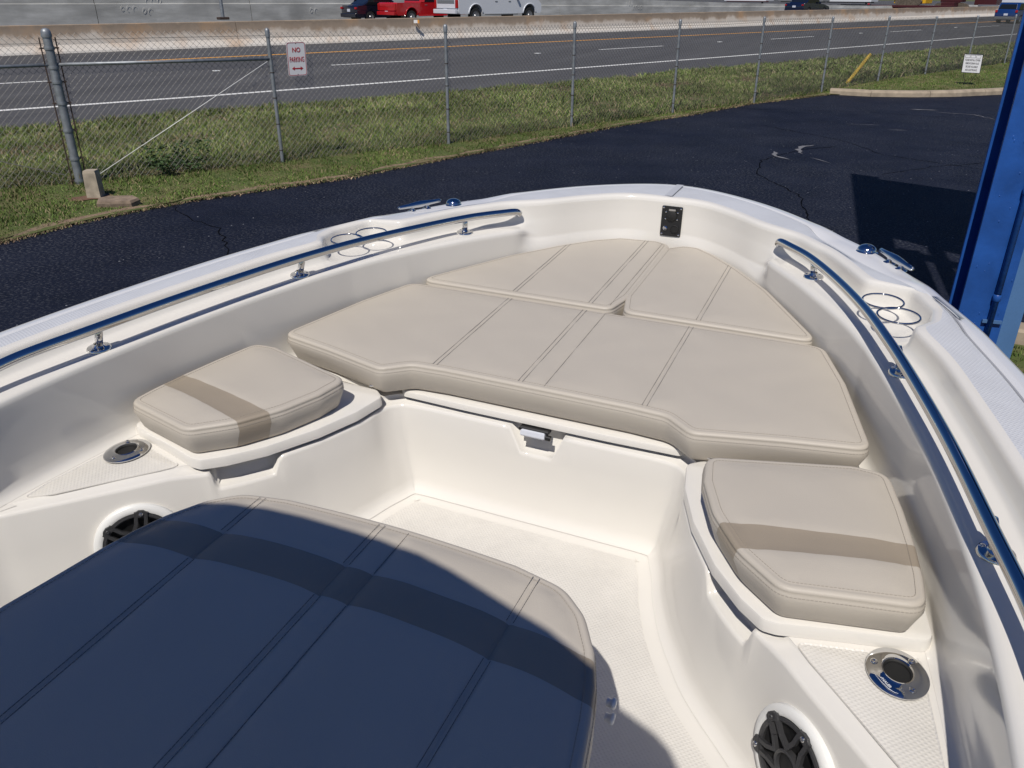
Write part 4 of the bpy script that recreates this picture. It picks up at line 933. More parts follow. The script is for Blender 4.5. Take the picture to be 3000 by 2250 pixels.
MC = [(0.978, 2.088), (0.886, 2.45), (0.80, 2.690), (0.70, 2.693), (-0.70, 2.693), (-0.80, 2.690), (-0.886, 2.45), (-0.978, 2.088), (-0.757, 2.045), (-0.51, 1.985), (-0.425, 2.052), (-0.31, 2.060), (0.31, 2.060), (0.425, 2.052), (0.51, 1.985), (0.757, 2.045)]
cushion('bow_cushion', 'wide taupe cushion across the bow bench, the largest one, with notched front edge', 'cushion', MC, [.045, .1, .06, .1, .1, .06, .1, .045, .1, .05, .06, .1, .1, .06, .05, .1], 1.098, 0.110, draft=0.024,
        seams=[((-0.352, 2.0), (-0.352, 2.72)), ((-0.047, 2.0), (-0.047, 2.72)), ((0.033, 2.0), (0.033, 2.72)), ((0.352, 2.0), (0.352, 2.72))], group='bow cushions')
FW = [(0.28, 3.445), (0.405, 3.31), (0.55, 3.12), (0.68, 2.892), (0.782, 2.712)]
cushion('filler_cushion', 'port half of the forward bow cushion pair, left of the gap, two seams', 'cushion', [(-x, y) for x, y in FW[::-1]] + [(-0.17, 3.52), (0.0, 3.535), (0.066, 3.50), (0.072, 2.86), (0.040, 2.712)], [.045, .2, .2, .2, .1, .08, .05, .05, .1, .045], 1.090, 0.118,
        seams=[((-0.358, 2.69), (-0.358, 3.5)), ((-0.045, 2.69), (-0.045, 3.56)), ((0.030, 2.69), (0.030, 3.56))], group='forward cushion pair', puckers=[(-0.46, 3.12, 0.9, 0.012, 0.003), (-0.21, 3.44, -0.6, 0.010, 0.005)])
cushion('filler_cushion', 'starboard half of the forward bow cushion pair, right of the gap, single seam', 'cushion', [(0.090, 2.712)] + FW[::-1] + [(0.19, 3.52), (0.12, 3.52), (0.054, 3.46), (0.0545, 2.86)], [.05, .045, .2, .2, .2, .1, .05, .05, .05, .1], 1.0925, 0.118,
        seams=[((0.364, 2.69), (0.364, 3.5))], group='forward cushion pair', puckers=[(0.12, 3.42, 1.1, 0.012, 0.005), (0.56, 3.0, 0.5, 0.010, -0.003)])
SS = [(0.572, 1.893), (0.935, 1.998), (1.022, 1.993), (1.061, 1.84), (1.087, 1.713), (1.103, 1.61), (1.110, 1.515), (0.826, 1.454), (0.718, 1.545), (0.64, 1.66), (0.592, 1.78)]
for sg, nm in ((1, 'starboard seat cushion with a tan stripe, near the shiny rod holder on the right'), (-1, 'port seat cushion with a tan stripe, small and across the cockpit on the left')):
    O = [(sg * x, y) for x, y in SS]; bl_ = ((sg * 0.668, 1.628), (sg * 1.084, 1.712)); bl2 = ((sg * 0.712, 1.548), (sg * 1.10, 1.640))
    cushion('seat_cushion', nm, 'cushion', O, [.045, .1, .055, .2, .2, .2, .045, .06, .2, .2, .2], 1.102, 0.100, seams=[], bands=[(bl_, bl2)], group='bow seat cushions', puff=0.008, draft=0.016, bdrop=0.004)
CR_ = [(0, 1.275), (0.30, 1.262), (0.42, 1.237), (0.485, 1.18), (0.533, 1.098), (0.560, 1.025), (0.578, 0.95), (0.60, 0.83), (0.618, 0.74), (0.632, 0.5), (0.632, 0.15)]
CC = [(x, y + 0.12 * x * x) for x, y in CR_] + [(-x, y + 0.12 * x * x) for x, y in CR_[:0:-1]]
cushion('console_seat_cushion', 'big taupe cushion on the console front seat, mostly in the hardtop shade', 'cushion', CC, [.2, .2, .1, .1, .1, .1, .1, .1, .1, .1, .03, .03, .1, .1, .1, .1, .1, .1, .1, .1, .2], 1.062, 0.125,
        seams=[((-0.357, 0.18), (-0.357, 1.30)), ((-0.035, 0.18), (-0.035, 1.32)), ((0.035, 0.18), (0.035, 1.32)), ((0.357, 0.18), (0.357, 1.30))], bands=[(((-1, 1.110), (1, 1.110)), ((-1, 1.016), (1, 1.016)))], warp=0.12, puff=0.012)
# console body under the cushion and hardtop overhead (parts of the boat)
PC = round_poly([(0.0, 1.245), (0.36, 1.225), (0.50, 1.15), (0.565, 1.06), (0.585, 0.93), (0.59, -0.55), (-0.59, -0.55), (-0.585, 0.93), (-0.565, 1.06), (-0.50, 1.15), (-0.36, 1.225)], [.3, .1, .1, .1, .1, .05, .05, .1, .1, .1, .1])
V = [BP(p[0] * s, p[1] * (s if p[1] > 0.5 else 1), d_) for d_, s in ((1.576, 0.955), (1.56, 0.95), (1.25, 0.965), (1.21, 0.985), (1.195, 0.985), (1.188, 0.96)) for p in PC]; n = len(PC)
F = [(a * n + i, a * n + (i + 1) % n, a * n + n + (i + 1) % n, a * n + n + i) for a in range(5) for i in range(n)] + [tuple(range(5 * n, 6 * n))]
MB().add(V, F).build('console_base', M['liner'], boat, 'auto')
# fastening knob on the console seat side
for d_, yy in ((1.13, 1.055), (1.165, 1.052)): MB().lathe([(0.001, 0.018), (0.010, 0.017), (0.012, 0.012), (0.008, 0.008), (0.008, 0)], 14, Matrix.Translation(BP(0.574, yy, d_)) @ Matrix.Rotation(R(90), 4, 'Y')).build('snap_button', M['whitepl'], boat, True)
HR = [(0.95, -2.4), (0.95, -0.60), (0.90, -0.34), (0.80, -0.205), (0.67, -0.153), (0.572, -0.105), (0.446, -0.067), (0.31, -0.024), (0.22, -0.004), (0.10, 0.006)]
HT = HR + [(-x, y) for x, y in HR[::-1]]
PH = round_poly(HT, 0.08, 0.05); n = len(PH)
V = [Vector((p[0] * s, p[1] * (s if p[1] > -.5 else 1), z_)) for z_, s in ((2.80, 0.97), (2.80, 1.0), (2.845, 1.0), (2.86, 0.97)) for p in PH]
F = [(a * n + i, a * n + (i + 1) % n, a * n + n + (i + 1) % n, a * n + n + i) for a in range(3) for i in range(n)] + [tuple(range(n - 1, -1, -1)), tuple(range(3 * n, 4 * n))]
MB().add(V, F).build('hardtop', M['whitepl'], boat, 'auto')
for sx in (-1, 1):
    MB().tube([(sx * 0.62, -0.5, 0.75), (sx * 0.72, -0.5, 2.8)], 0.024, 12).build('hardtop_leg', M['chrome'], boat, True)
    MB().tube([(sx * 0.62, -1.5, 0.75), (sx * 0.72, -1.5, 2.8)], 0.024, 12).build('hardtop_leg', M['chrome'], boat, True)

# seat lids
LD = [(0.508, 1.992), (0.530, 1.875), (0.583, 1.742), (0.667, 1.598), (0.745, 1.508), (0.802, 1.462), (0.835, 1.462), (0.98, 1.50), (1.145, 1.538), (1.13, 1.62), (1.085, 1.84), (1.04, 2.035), (0.96, 2.04), (0.55, 2.028)]
def slab(name, outline, rad, d0, th, m, parent, e=0.008, step=0.015):
    P = round_poly(outline, rad, step)
    if area(P) < 0: P = P[::-1]
    nn = pnorm(P); N = len(P)
    V = []; F = []
    pr = [(0.006, th), (0.0, th - 0.004), (0.0, e), (e * .3, e * .3), (e, 0)]
    for o_, dz in pr:
        Q = P + nn * o_; V += [BP(q[0], q[1], d0 + dz) for q in Q]
    for a in range(len(pr) - 1):
        for i in range(N): j = (i + 1) % N; F.append((a * N + i, a * N + j, a * N + N + j, a * N + N + i))
    tri = tessellate_polygon([[Vector((*(P[i] + nn[i] * e), 0)) for i in range(N)]])
    F += [tuple((len(pr) - 1) * N + i for i in t) for t in tri]
    return MB().add(V, F).build(name, m, parent, 'auto')
for sg in (1, -1):
    slab('seat_lid', [(sg * x, y) for x, y in LD], [.03, .1, .1, .1, .1, .03, .05, .2, .03, .1, .1, .03, .1, .04], 1.2035, 0.038, M['liner'], boat, 0.008)
slab('bow_hatch_lid', [(0.492, 2.085), (0.47, 2.068), (0.25, 2.062), (-0.25, 2.062), (-0.47, 2.068), (-0.492, 2.085), (-0.492, 2.60), (0.492, 2.60)], [.02, .02, .2, .2, .02, .02, .03, .03], 1.2135, 0.026, M['liner'], boat, 0.007)
slab('bow_deck_step', [(0.60, 2.066), (0.95, 2.10), (0.86, 2.48), (0.50, 3.10), (0.3, 3.35), (-0.3, 3.35), (-0.50, 3.10), (-0.86, 2.48), (-0.95, 2.10), (-0.60, 2.066), (-0.505, 2.095), (-0.505, 2.61), (0.505, 2.61), (0.505, 2.095)],
     [.03, .03, .1, .1, .1, .1, .1, .1, .03, .03, .02, .02, .02, .02], 1.2165, 0.022, M['liner'], boat)
# latch on the bow hatch
la = MB().box(BP(0.012, 2.043, 1.255), (0.082, 0.012, 0.022), Matrix.Rotation(R(-18), 3, 'X'), 0.004).build('hatch_latch', M['greypl'], boat)
MB().box(BP(0.012, 2.062, 1.247), (0.1, 0.03, 0.014), None, 0.003).build('latch_body', M['black'], la)
MB().box(BP(0.062, 2.05, 1.262), (0.018, 0.014, 0.016), None, 0.003).build('latch_catch', M['black'], la)
# small lift hinge beside the port seat lid
MB().box(BP(-0.557, 2.037, 1.192), (0.045, 0.03, 0.006), Matrix.Rotation(R(20), 3, 'Z'), 0.001).build('lid_hinge', M['chrome'], boat)
MB().box(BP(0.557, 2.037, 1.192), (0.045, 0.03, 0.006), Matrix.Rotation(R(-20), 3, 'Z'), 0.001).build('lid_hinge', M['chrome'], boat)
# textured pads beside the rod holders
PD = [(0.872, 1.456), (0.99, 1.484), (1.122, 1.517), (1.166, 1.24), (1.165, 1.16), (1.10, 1.205), (0.99, 1.325), (0.91, 1.41)]
for sg in (1, -1): slab('nonskid_pad', [(sg * x, y) for x, y in PD], [.02, .2, .02, .05, .01, .05, .2, .05], 1.2372, 0.0018, M['linernon'], boat, 0.001)

# grab rails
RC = [(.553, 3.222), (.563, 3.200), (.602, 3.143), (.69, 3.01), (.795, 2.79), (.893, 2.53), (.965, 2.29), (1.03, 2.06), (1.105, 1.77), (1.168, 1.48), (1.214, 1.27), (1.232, 1.17), (1.24, 1.12)]
RD = [.938, .925, .919, .910, .899, .884, .873, .869, .868, .868, .871, .892, .945]
for sg in (1, -1):
    c3 = cr([(sg * x, y, d_) for (x, y), d_ in zip(RC, RD)], 8)
    ra = MB().tube([BP(*p) for p in c3], 0.0152, 18).build('grab_rail', M['chrome'], boat, True)
    for (x, y, dd, hh) in ((.712, 3.000, .975, .068), (1.016, 2.265, .950, .075), (1.196, 1.524, .9475, .078)):
        p = BP(sg * x, y, dd)
        top = Vector((p.x - sg * (0.026 if y < 2.5 else 0.008), p.y - .004, p.z + hh))
        MB().tube([p, top], 0.0115, 14).build('rail_stanchion', M['chrome'], ra, True)
        fl = MB().lathe([(0.036, -0.004), (0.036, 0.002), (0.033, 0.006), (0.018, 0.008), (0.0135, 0.013), (0.012, 0.018)], 28, Matrix.Translation(p) @ Matrix.Rotation(R(2.9), 4, 'X')).build('flange', M['chrome'], ra, 'auto')
        for an in (40, 160, 280):
            q = p + Vector((0.0255 * math.cos(R(an)), 0.0255 * math.sin(R(an)), 0.0066))
            MB().lathe([(0.0055, 0), (0.005, 0.0022), (0.002, 0.0026), (0.0015, 0.001), (0.0001, 0.001)], 10, Matrix.Translation(q)).build('screw', M['chrome'], ra, True)
# cup holders: two joined wire rings each side
for sg in (1, -1):
    ch_ = None
    for (x, y) in ((.944, 2.640), (.991, 2.537)):
        c_ = BP(sg * x, y, 0.895)
        ring = MB().tube([c_ + Vector((0.060 * math.cos(a), 0.060 * math.sin(a), 0.05 * 0.060 * math.sin(a))) for a in np.linspace(0, 2 * math.pi, 48, endpoint=False)], 0.0036, 8, closed=True).build('cup_holder_ring', M['chrome'], boat, True)
# cleats and pull-up lights
for sg in (1, -1):
    a = BP(sg * .916, 3.170, .901); b = BP(sg * 1.028, 2.980, .898); t = (b - a).normalized(); L_ = (b - a).length
    m_ = (a + b) / 2
    cl = MB().tube([a, a + t * .008, a + t * L_ * .2, a + t * L_ * .38, m_, a + t * L_ * .62, a + t * L_ * .8, b - t * .008, b], [.004, .0085, .010, .0135, .0150, .0135, .010, .0085, .004], 12).build('mooring_cleat', M['chrome'], boat, True)
    for k in (-1, 1):
        q = m_ + t * k * L_ * 0.17
        MB().lathe([(0.024, -0.029), (0.023, -0.023), (0.011, -0.019), (0.009, -0.01), (0.010, 0.0)], 16, Matrix.Translation(q)).build('cleat_foot', M['chrome'], cl, True)
    q = BP(sg * .872, 3.205, .930)
    MB().lathe([(0.042, -0.006), (0.042, 0.003), (0.038, 0.006)] + [(0.035 * math.cos(a_), 0.009 + 0.024 * math.sin(a_)) for a_ in np.linspace(0, 1.55, 9)], 28, Matrix.Translation(q) @ Matrix.Scale(1.0, 4)).build('navigation_light', M['chrome'], boat, 'auto')
# rod holders
for sg in (1, -1):
    c_ = BP(sg * 1.078, 1.446, 1.2315); base4 = Matrix.Translation(c_) @ Matrix.Rotation(R(2.9), 4, 'X') @ Matrix.Rotation(R(18 * sg), 4, 'Z')
    S = Matrix.Diagonal((1.0, 1.12, 1, 1))
    rh = MB().lathe([(0.0605, -0.001), (0.0605, 0.002), (0.057, 0.0048), (0.044, 0.0065), (0.034, 0.0066), (0.031, 0.0088), (0.0285, 0.0078), (0.0275, 0.0)], 48, base4 @ S).build('rod_holder', M['chrome'], boat, 'auto')
    MB().lathe([(0.0282, 0.0055), (0.026, 0.004), (0.025, -0.0), (0.0001, -0.0005)], 32, base4 @ S).build('holder_bore', M['hole'], rh, 'auto')
    for an in (36, 153, 289):
        q = base4 @ Matrix.Translation((0.046 * math.cos(R(an)), 0.050 * math.sin(R(an)), 0.0058))
        MB().lathe([(0.0075, 0), (0.007, 0.0022), (0.003, 0.003), (0.0022, 0.001), (0.0001, 0.001)], 14, q).build('screw', M['chrome'], rh, True)
    if sg > 0:
        m4 = plane_m4(base4 @ Vector((-0.034, -0.030, 0.0068)), Vector((0.62, -0.72, 0)), Vector((0.75, 0.62, 0)))
        text_mesh('WHALER', 0.0085, m4, M['greypl'], 'lettering', rh, 0.0002, 0.0002)
        MB().tube([m4 @ Vector((x, y, 0.0002)) for x, y in ((-0.022, -0.0065), (0.0, -0.0075), (0.018, -0.0065), (0.030, -0.001), (0.034, 0.004))], [.0003, .0007, .0009, .0006, .0002], 4).build('emblem', M['greypl'], rh)
# speakers in the riser
def speaker(sg):
    nrm = Vector((-sg * 0.725, -0.665, 0.12)).normalized(); up = Vector((0, 0, 1)); right = up.cross(nrm).normalized(); up = nrm.cross(right)
    c_ = Vector((sg * 0.934, 1.316, EYE - 1.455)) + nrm * 0.012
    m4 = Matrix((right, up, nrm)).transposed().to_4x4(); m4.translation = c_ + nrm * 0.013; m4 = m4 @ Matrix.Diagonal((1.07, 1.07, 1, 1))
    sp = MB().lathe([(0.116, -0.04), (0.116, 0.002), (0.112, 0.007), (0.100, 0.010), (0.094, 0.008), (0.092, 0.0), (0.090, -0.012)], 56, m4).build('speaker', M['whitepl'], boat, 'auto')
    MB().lathe([(0.0905, 0.002), (0.084, 0.003), (0.076, -0.002), (0.045, -0.008), (0.028, -0.009), (0.0001, -0.009)], 40, m4).build('speaker_cone', M['cone'], sp, 'auto')
    g = MB(); g.lathe([(0.0925, 0.006), (0.0925, 0.012), (0.086, 0.013), (0.082, 0.010), (0.082, 0.004)], 56, m4)
    g.lathe([(0.034, 0.004), (0.034, 0.018), (0.030, 0.020), (0.027, 0.018), (0.026, 0.010)], 36, m4)
    for k in range(6):
        a = R(60 * k + 20); rot = m4 @ Matrix.Rotation(a, 4, 'Z')
        for s in (-1, 1):
            v0 = Vector((0.098, s * 0.0125, 0.0125)); v1 = Vector((0.060, s * 0.0120, 0.0145)); v2 = Vector((0.031, s * 0.020, 0.015))
            for p, q in ((v0, v1), (v1, v2)):
                dd = (q - p).normalized(); w_ = Vector((-dd.y, dd.x, 0)) * 0.0046
                V = [rot @ (x + y + Vector((0, 0, z_))) for z_ in (-0.006, 0.003) for x, y in ((p, w_), (p, -w_), (q, -w_), (q, w_))]
                g.add(V, [(0, 1, 2, 3), (7, 6, 5, 4), (0, 4, 5, 1), (1, 5, 6, 2), (2, 6, 7, 3), (3, 7, 4, 0)])
        g.prism([(0.084, -0.016), (0.084, 0.016), (0.098, 0.014), (0.103, 0.006), (0.103, -0.006), (0.098, -0.014)], 0.008, rot @ Matrix.Translation((0, 0, 0.009)))
        MB().lathe([(0.0055, 0.0), (0.0055, 0.004), (0.003, 0.005), (0.0001, 0.003)], 12, rot @ Matrix.Translation((0.093, 0, 0.016))).build('screw', M['chrome'] if k % 2 else M['grille'], sp, True)
    g.build('speaker_grille', M['grille'], sp, 'auto')
    MB().lathe([(0.0265, 0.010), (0.020, 0.014), (0.010, 0.0165), (0.0001, 0.017)], 32, m4).build('tweeter_mesh', M['hole'], sp, True)
speaker(1); speaker(-1)
# outlet panel at the stem
pn = empty('outlet_root', (0, 0, 0), None, None) if False else None
m4 = plane_m4(Vector((0.056, 3.487, Z(3.48, 0.911) - 0.075 + 0.0)), Vector((1, 0.045, 0)), Vector((-0.02, 0.03, 1)))
m4 = plane_m4(BP(0.050, 3.5535, 1.0), Vector((1, -0.035, 0)), Vector((-0.0, 0.055, 1)))
PW, PH_ = 0.094, 0.134
ob = MB().prism(rrect(PW, PH_, 0.006, 4), 0.005, m4).build('outlet_panel', M['black'], boat)
for x in (-1, 1):
    for y in (-1, 1): MB().lathe([(0.0048, 0), (0.0044, 0.002), (0.0001, 0.0026)], 12, m4 @ Matrix.Translation((x * (PW / 2 - .008), y * (PH_ / 2 - .008), 0.005))).build('screw', M['chrome'], ob, True)
for x in (-1, 1):
    for y in (0.040, 0.010): MB().lathe([(0.0042, 0), (0.0038, 0.002), (0.0001, 0.0024)], 10, m4 @ Matrix.Translation((x * 0.026, y, 0.007))).build('screw', M['chrome'], ob, True)
MB().lathe([(0.024, 0.004), (0.024, 0.012), (0.021, 0.014), (0.0001, 0.0145)], 28, m4 @ Matrix.Translation((0, 0.025, 0))).build('outlet_cover', M['hole'], ob, 'auto')
MB().box(m4 @ Vector((0.002, 0.052, 0.010)), (0.030, 0.008, 0.008)).build('cover_hinge', M['chrome'], ob)
MB().lathe([(0.019, 0.004), (0.019, 0.009), (0.016, 0.010), (0.015, 0.007), (0.0001, 0.007)], 28, m4 @ Matrix.Translation((0.018, -0.034, 0))).build('power_socket', M['hole'], ob, 'auto')
MB().lathe([(0.012, 0.004), (0.011, 0.010), (0.006, 0.014), (0.005, 0.010), (0.0001, 0.010)], 6, m4 @ Matrix.Translation((-0.024, -0.032, 0))).build('hose_nut', M['chrome'], ob)

# ================================================================= VEHICLES
def vehicle(name, label, cat, rear, dirv, L_, wd, scale, kind, paint, zroad, group=None):
    dirv = Vector((*dirv, 0)).normalized(); right = Vector((dirv.y, -dirv.x, 0))
    root = empty(name, (rear[0], rear[1], zroad), label, cat, group, rz=math.atan2(dirv.y, dirv.x))
    # local: x forward from the rear bumper, y to the left, z up
    def arch(cx, r_, z0, n=8): return [(cx - r_ * math.cos(math.pi * k / n), z0 + r_ * math.sin(math.pi * k / n)) for k in range(n + 1)]
    wr = 0.40 if kind == 'pickup' else 0.33
    zb = 0.50 if kind == 'pickup' else 0.28
    xr, xf = (1.25, L_ / scale - 1.0) if kind == 'pickup' else (1.0, L_ / scale - 0.95)
    Ls = L_ / scale
    low = [(0.02, zb + .1), (0.1, zb)] + arch(xr, wr + .08, zb) + arch(xf, wr + .08, zb) + [(Ls - .1, zb), (Ls, zb + .15)]
    if kind == 'pickup': up = [(Ls - .02, 1.0), (Ls - .25, 1.18), (Ls - 1.25, 1.27), (0.06, 1.27), (0.0, 1.2)]; cabin = [(2.05, 1.26), (2.15, 1.86), (2.5, 1.92), (Ls - 2.15, 1.90), (Ls - 1.3, 1.26)]
    elif kind == 'suv': up = [(Ls - .02, 0.7), (Ls - .2, 0.92), (Ls - 1.1, 1.02), (0.08, 1.04), (0, 0.8)]; cabin = [(0.1, 1.03), (0.35, 1.55), (0.6, 1.64), (Ls - 2.0, 1.62), (Ls - 1.05, 1.02)]
    else: up = [(Ls - .02, 0.6), (Ls - .2, 0.72), (Ls - 1.2, 0.90), (1.0, 0.98), (0.1, 0.98), (0, 0.8)]; cabin = [(0.45, 0.97), (1.3, 1.38), (1.7, 1.43), (2.6, 1.42), (Ls - 1.35, 0.90)]
    prof_ = low + up; T = Matrix.Scale(scale, 4); hw = wd / scale / 2
    def body(prof_, hw, inset, name_, m_, parent=root):
        n = len(prof_); P = np.array(prof_); c_ = P.mean(0); Q = c_ + (P - c_) * np.array([1 - inset, 1 - inset]); V = []
        for yy, A in ((-hw, Q), (-hw + .07, P), (hw - .07, P), (hw, Q)): V += [T @ Vector((p[0], yy, p[1])) for p in A]
        tri = tessellate_polygon([[Vector((p[0], p[1], 0)) for p in P]])
        F = [tuple(t) for t in tri] + [tuple(3 * n + i for i in reversed(t)) for t in tri] + [(a * n + i, a * n + (i + 1) % n, a * n + n + (i + 1) % n, a * n + n + i) for a in range(3) for i in range(n)]
        return MB().add(V, F).build(name_, m_, parent, 'auto', local=True)
    body(prof_, hw, 0.015, 'body', paint)
    cb = body(cabin, hw - 0.1, 0.10, 'cabin', paint)
    cx = [p[0] for p in cabin]; 
    for sg in (-1, 1):
        x0, x1 = cabin[0][0] + .25, cabin[-1][0] - .35; zt = max(p[1] for p in cabin)
        z0 = cabin[0][1] + .04
        w_ = [(x0 + .1, z0), (x0 + .35, zt - .09), (x1 - .55, zt - .09), (x1, z0)]
        xm = (x0 + x1) / 2
        for a0, a1 in (((x0 + .1, x0 + .3), (xm - .03, xm - .03)), ((xm + .03, xm + .03), (x1 - .05, x1 - .5))):
            V = [T @ Vector((x, sg * (hw - 0.088), z_)) for x, z_ in ((a0[0], z0), (a1[0], z0), (a1[1], zt - .1), (a0[1], zt - .1))]
            V += [T @ Vector((x, sg * (hw - 0.14), z_)) for x, z_ in ((a0[0], z0), (a1[0], z0), (a1[1], zt - .1), (a0[1], zt - .1))]
            MB().add(V, [(0, 1, 2, 3), (7, 6, 5, 4), (0, 4, 5, 1), (1, 5, 6, 2), (2, 6, 7, 3), (3, 7, 4, 0)]).build('side_window', M['glass'], cb, local=True)
    a, b = cabin[0], cabin[1]
    V = [T @ Vector((x - .02, y, z_)) for (x, z_), hw_ in (((a[0] + (b[0] - a[0]) * .2, a[1] + (b[1] - a[1]) * .2), hw - .2), ((a[0] + (b[0] - a[0]) * .9, a[1] + (b[1] - a[1]) * .9), hw - .28)) for y in (-hw_, hw_)]
    V += [v + Vector((0.05, 0, 0)) for v in V]
    MB().add(V, [(0, 1, 3, 2), (4, 6, 7, 5), (0, 4, 5, 1), (1, 5, 7, 3), (3, 7, 6, 2), (2, 6, 4, 0)]).build('rear_window', M['glass'], cb, local=True)
    for cx_ in (xr, xf):
        for sg in (-1, 1):
            m4 = T @ Matrix.Translation((cx_, sg * (hw - 0.11), wr)) @ Matrix.Rotation(R(-90 * sg), 4, 'X')
            wh = MB().lathe([(wr * .62, 0.115), (wr * .95, 0.11), (wr, 0.07), (wr, -0.1), (wr * .9, -0.12)], 28, m4, False, True).build('wheel', M['tyre'], root, 'auto', local=True)
            MB().lathe([(wr * .62, 0.10), (wr * .55, 0.09), (0.08, 0.075), (0.06, 0.10), (0.001, 0.10)], 20, m4).build('rim', M['rim'], wh, 'auto', local=True)
    def bx(name_, c_, s, m_, bev=0.02): return MB().box(T @ Vector(c_), Vector(s) * scale, None, bev * scale).build(name_, m_, root, local=True)
    zt_ = {'pickup': 1.0, 'suv': 0.95, 'sedan': 0.82}[kind]
    for sg in (-1, 1):
        bx('tail_light', (0.0, sg * (hw - 0.10), zt_), (0.09, 0.17, 0.42 if kind == 'pickup' else (0.2 if kind == 'suv' else 0.13)), M['tail'])
        MB().box(T @ Vector((Ls - 2.0, sg * (hw + 0.06), 1.30 if kind == 'pickup' else 1.0)), Vector((0.12, 0.2, 0.16)) * scale, None, 0.03).build('side_mirror', paint, root, local=True)
        for hx in (Ls - 2.55, Ls - 3.55): bx('door_handle', (hx, sg * (hw + 0.004), zt_ + (0.12 if kind == 'pickup' else 0)), (0.18, 0.03, 0.035), paint if kind != 'pickup' else M['greytrim'], 0.005)
    bx('licence_plate', (-0.06 if kind == 'pickup' else -0.01, 0, 0.68 if kind == 'pickup' else 0.70), (0.02, 0.32, 0.16), M['plate'], 0.004)
    if kind == 'pickup':
        bx('tailgate', (-0.01, 0, 1.0), (0.04, wd / scale - 0.42, 0.46), paint)
        bx('tailgate_panel', (-0.025, 0, 1.10), (0.04, wd / scale - 0.55, 0.20), M['greytrim'] if paint is M['carwhite'] else paint)
        bx('rear_bumper', (-0.08, 0, 0.62), (0.14, wd / scale - 0.1, 0.22), paint)
        bx('running_board', (Ls / 2, -(hw + .01), 0.47), (2.4, 0.1, 0.06), M['greytrim'] if paint is M['carwhite'] else paint)
        for cx_ in (xr, xf):
            A = [T @ Vector((x, -(hw + 0.012), z_)) for x, z_ in arch(cx_, wr + .10, zb, 12)]
            MB().tube(A, 0.035 * scale, 6).build('wheel_flare', paint, root, True, local=True)
    else:
        bx('rear_bumper', (-0.03, 0, 0.42), (0.12, wd / scale - 0.12, 0.22), paint if kind != 'suv' else M['greytrim'])
    return root
D = (0.40, 0.917); Nn = np.array([-0.917, 0.40]); B0 = np.array([-20.63, 48.02]); Dn = np.array(D)
def lane(off, t): p = B0 + Nn * off + Dn * t; return (p[0], p[1])
vehicle('pickup_truck', 'white crew cab pickup truck beyond the median barrier, in front of the red pickup', 'pickup truck', lane(4.15, -1.7), D, 7.1, 2.3, 1.13, 'pickup', M['carwhite'], 0.6)
vehicle('pickup_truck', 'bright red pickup truck beyond the median barrier, behind the white one', 'pickup truck', lane(6.9, -4.2), D, 5.6, 1.95, 0.93, 'pickup', M['carred'], 0.6)
vehicle('sedan_car', 'glossy black sedan at the left end of the vehicles beyond the barrier', 'car', lane(9.4, -5.4), D, 4.7, 1.85, 1.02, 'sedan', M['carblack'], 0.6)
vehicle('sedan_car', 'dark blue sedan alone beyond the barrier at upper right', 'car', lane(3.9, 38.6), D, 4.8, 1.9, 1.02, 'sedan', M['cardark'], 0.6)
vehicle('suv_car', 'blue hatchback car driving away on the near road beside the blue column', 'car', (9.0, 91.2), (0.40, 0.917), 4.5, 1.9, 1.05, 'suv', M['carblue'], 0.022)
yd = pydata('machine_yard', [(-60, 60, 0.02), (-32, 62, 0.02), (-2, 125, 0.02), (36, 205, 0.02), (200, 400, 0.02), (-120, 400, 0.02)], [(0, 1, 2, 3, 4, 5)], M['road']); tag(yd, kind='structure')
if yd.data.polygons[0].normal.z < 0: yd.data.flip_normals()
# yard of machines beyond the far wall, upper right
def P3(x, y, z): return Vector((x, y, z))
def far_obj(name, label, cat, parts, group=None, loc=None):
    root = empty(name, loc, label, cat, group)
    for nm, c_, s, m_ in parts: MB().box(Vector(loc) + Vector(c_), s, Matrix.Rotation(R(-20), 3, 'Z'), 0.04).build(nm, m_, root)
    return root
for k, (x, cl, lab) in enumerate(((-21.5, M['carwhite'], 'white box trailer parked beyond the far wall, leftmost'), (-13.5, M['greytrim'], 'grey box trailer parked beyond the far wall behind the dark blue sedan'), (-7.0, M['carwhite'], 'white truck trailer parked beyond the far wall, left of the yellow machine'))):
    loc = (x, 138, 0); r_ = far_obj('box_trailer', lab, 'trailer', [('trailer_box', (0, 0, 2.6), (7.0, 2.4, 2.5), cl), ('side_rail', (0, -1.25, 1.33), (7.0, 0.08, 0.16), M['maroon'] if k == 0 else M['black']), ('landing_gear', (2.2, -1.0, 0.65), (0.2, 0.2, 1.3), M['black'])], 'trailers beyond the wall', loc)
    for wx in (-2.6, -1.5): MB().lathe([(0.5, 0), (0.5, 0.5), (0.3, 0.52), (0.001, 0.5)], 20, Matrix.Translation(Vector(loc) + Vector((wx, -0.9, 0.5))) @ Matrix.Rotation(R(90), 4, 'X')).build('wheel', M['tyre'], r_)
lt = far_obj('lowboy_trailer', 'dark red low trailer carrying the yellow excavator beyond the far wall', 'trailer', [('trailer_deck', (0, 0, 0.95), (13.5, 2.4, 0.3), M['maroon']), ('gooseneck', (-6.4, -.2, 0.8), (2.0, 2.3, 0.45), M['maroon']), ('ramp', (6.0, 0, 1.25), (1.6, 2.3, 0.5), M['maroon'])], None, (-0.3, 127, 0))
for wx in (-5.6, -4.6, -3.6): MB().lathe([(0.45, 0), (0.45, 0.5), (0.001, 0.5)], 20, Matrix.Translation((-0.3 + wx, 126.0 + 0.36 * -wx * 1, 0.45)) @ Matrix.Rotation(R(90), 4, 'X')).build('wheel', M['tyre'], lt)
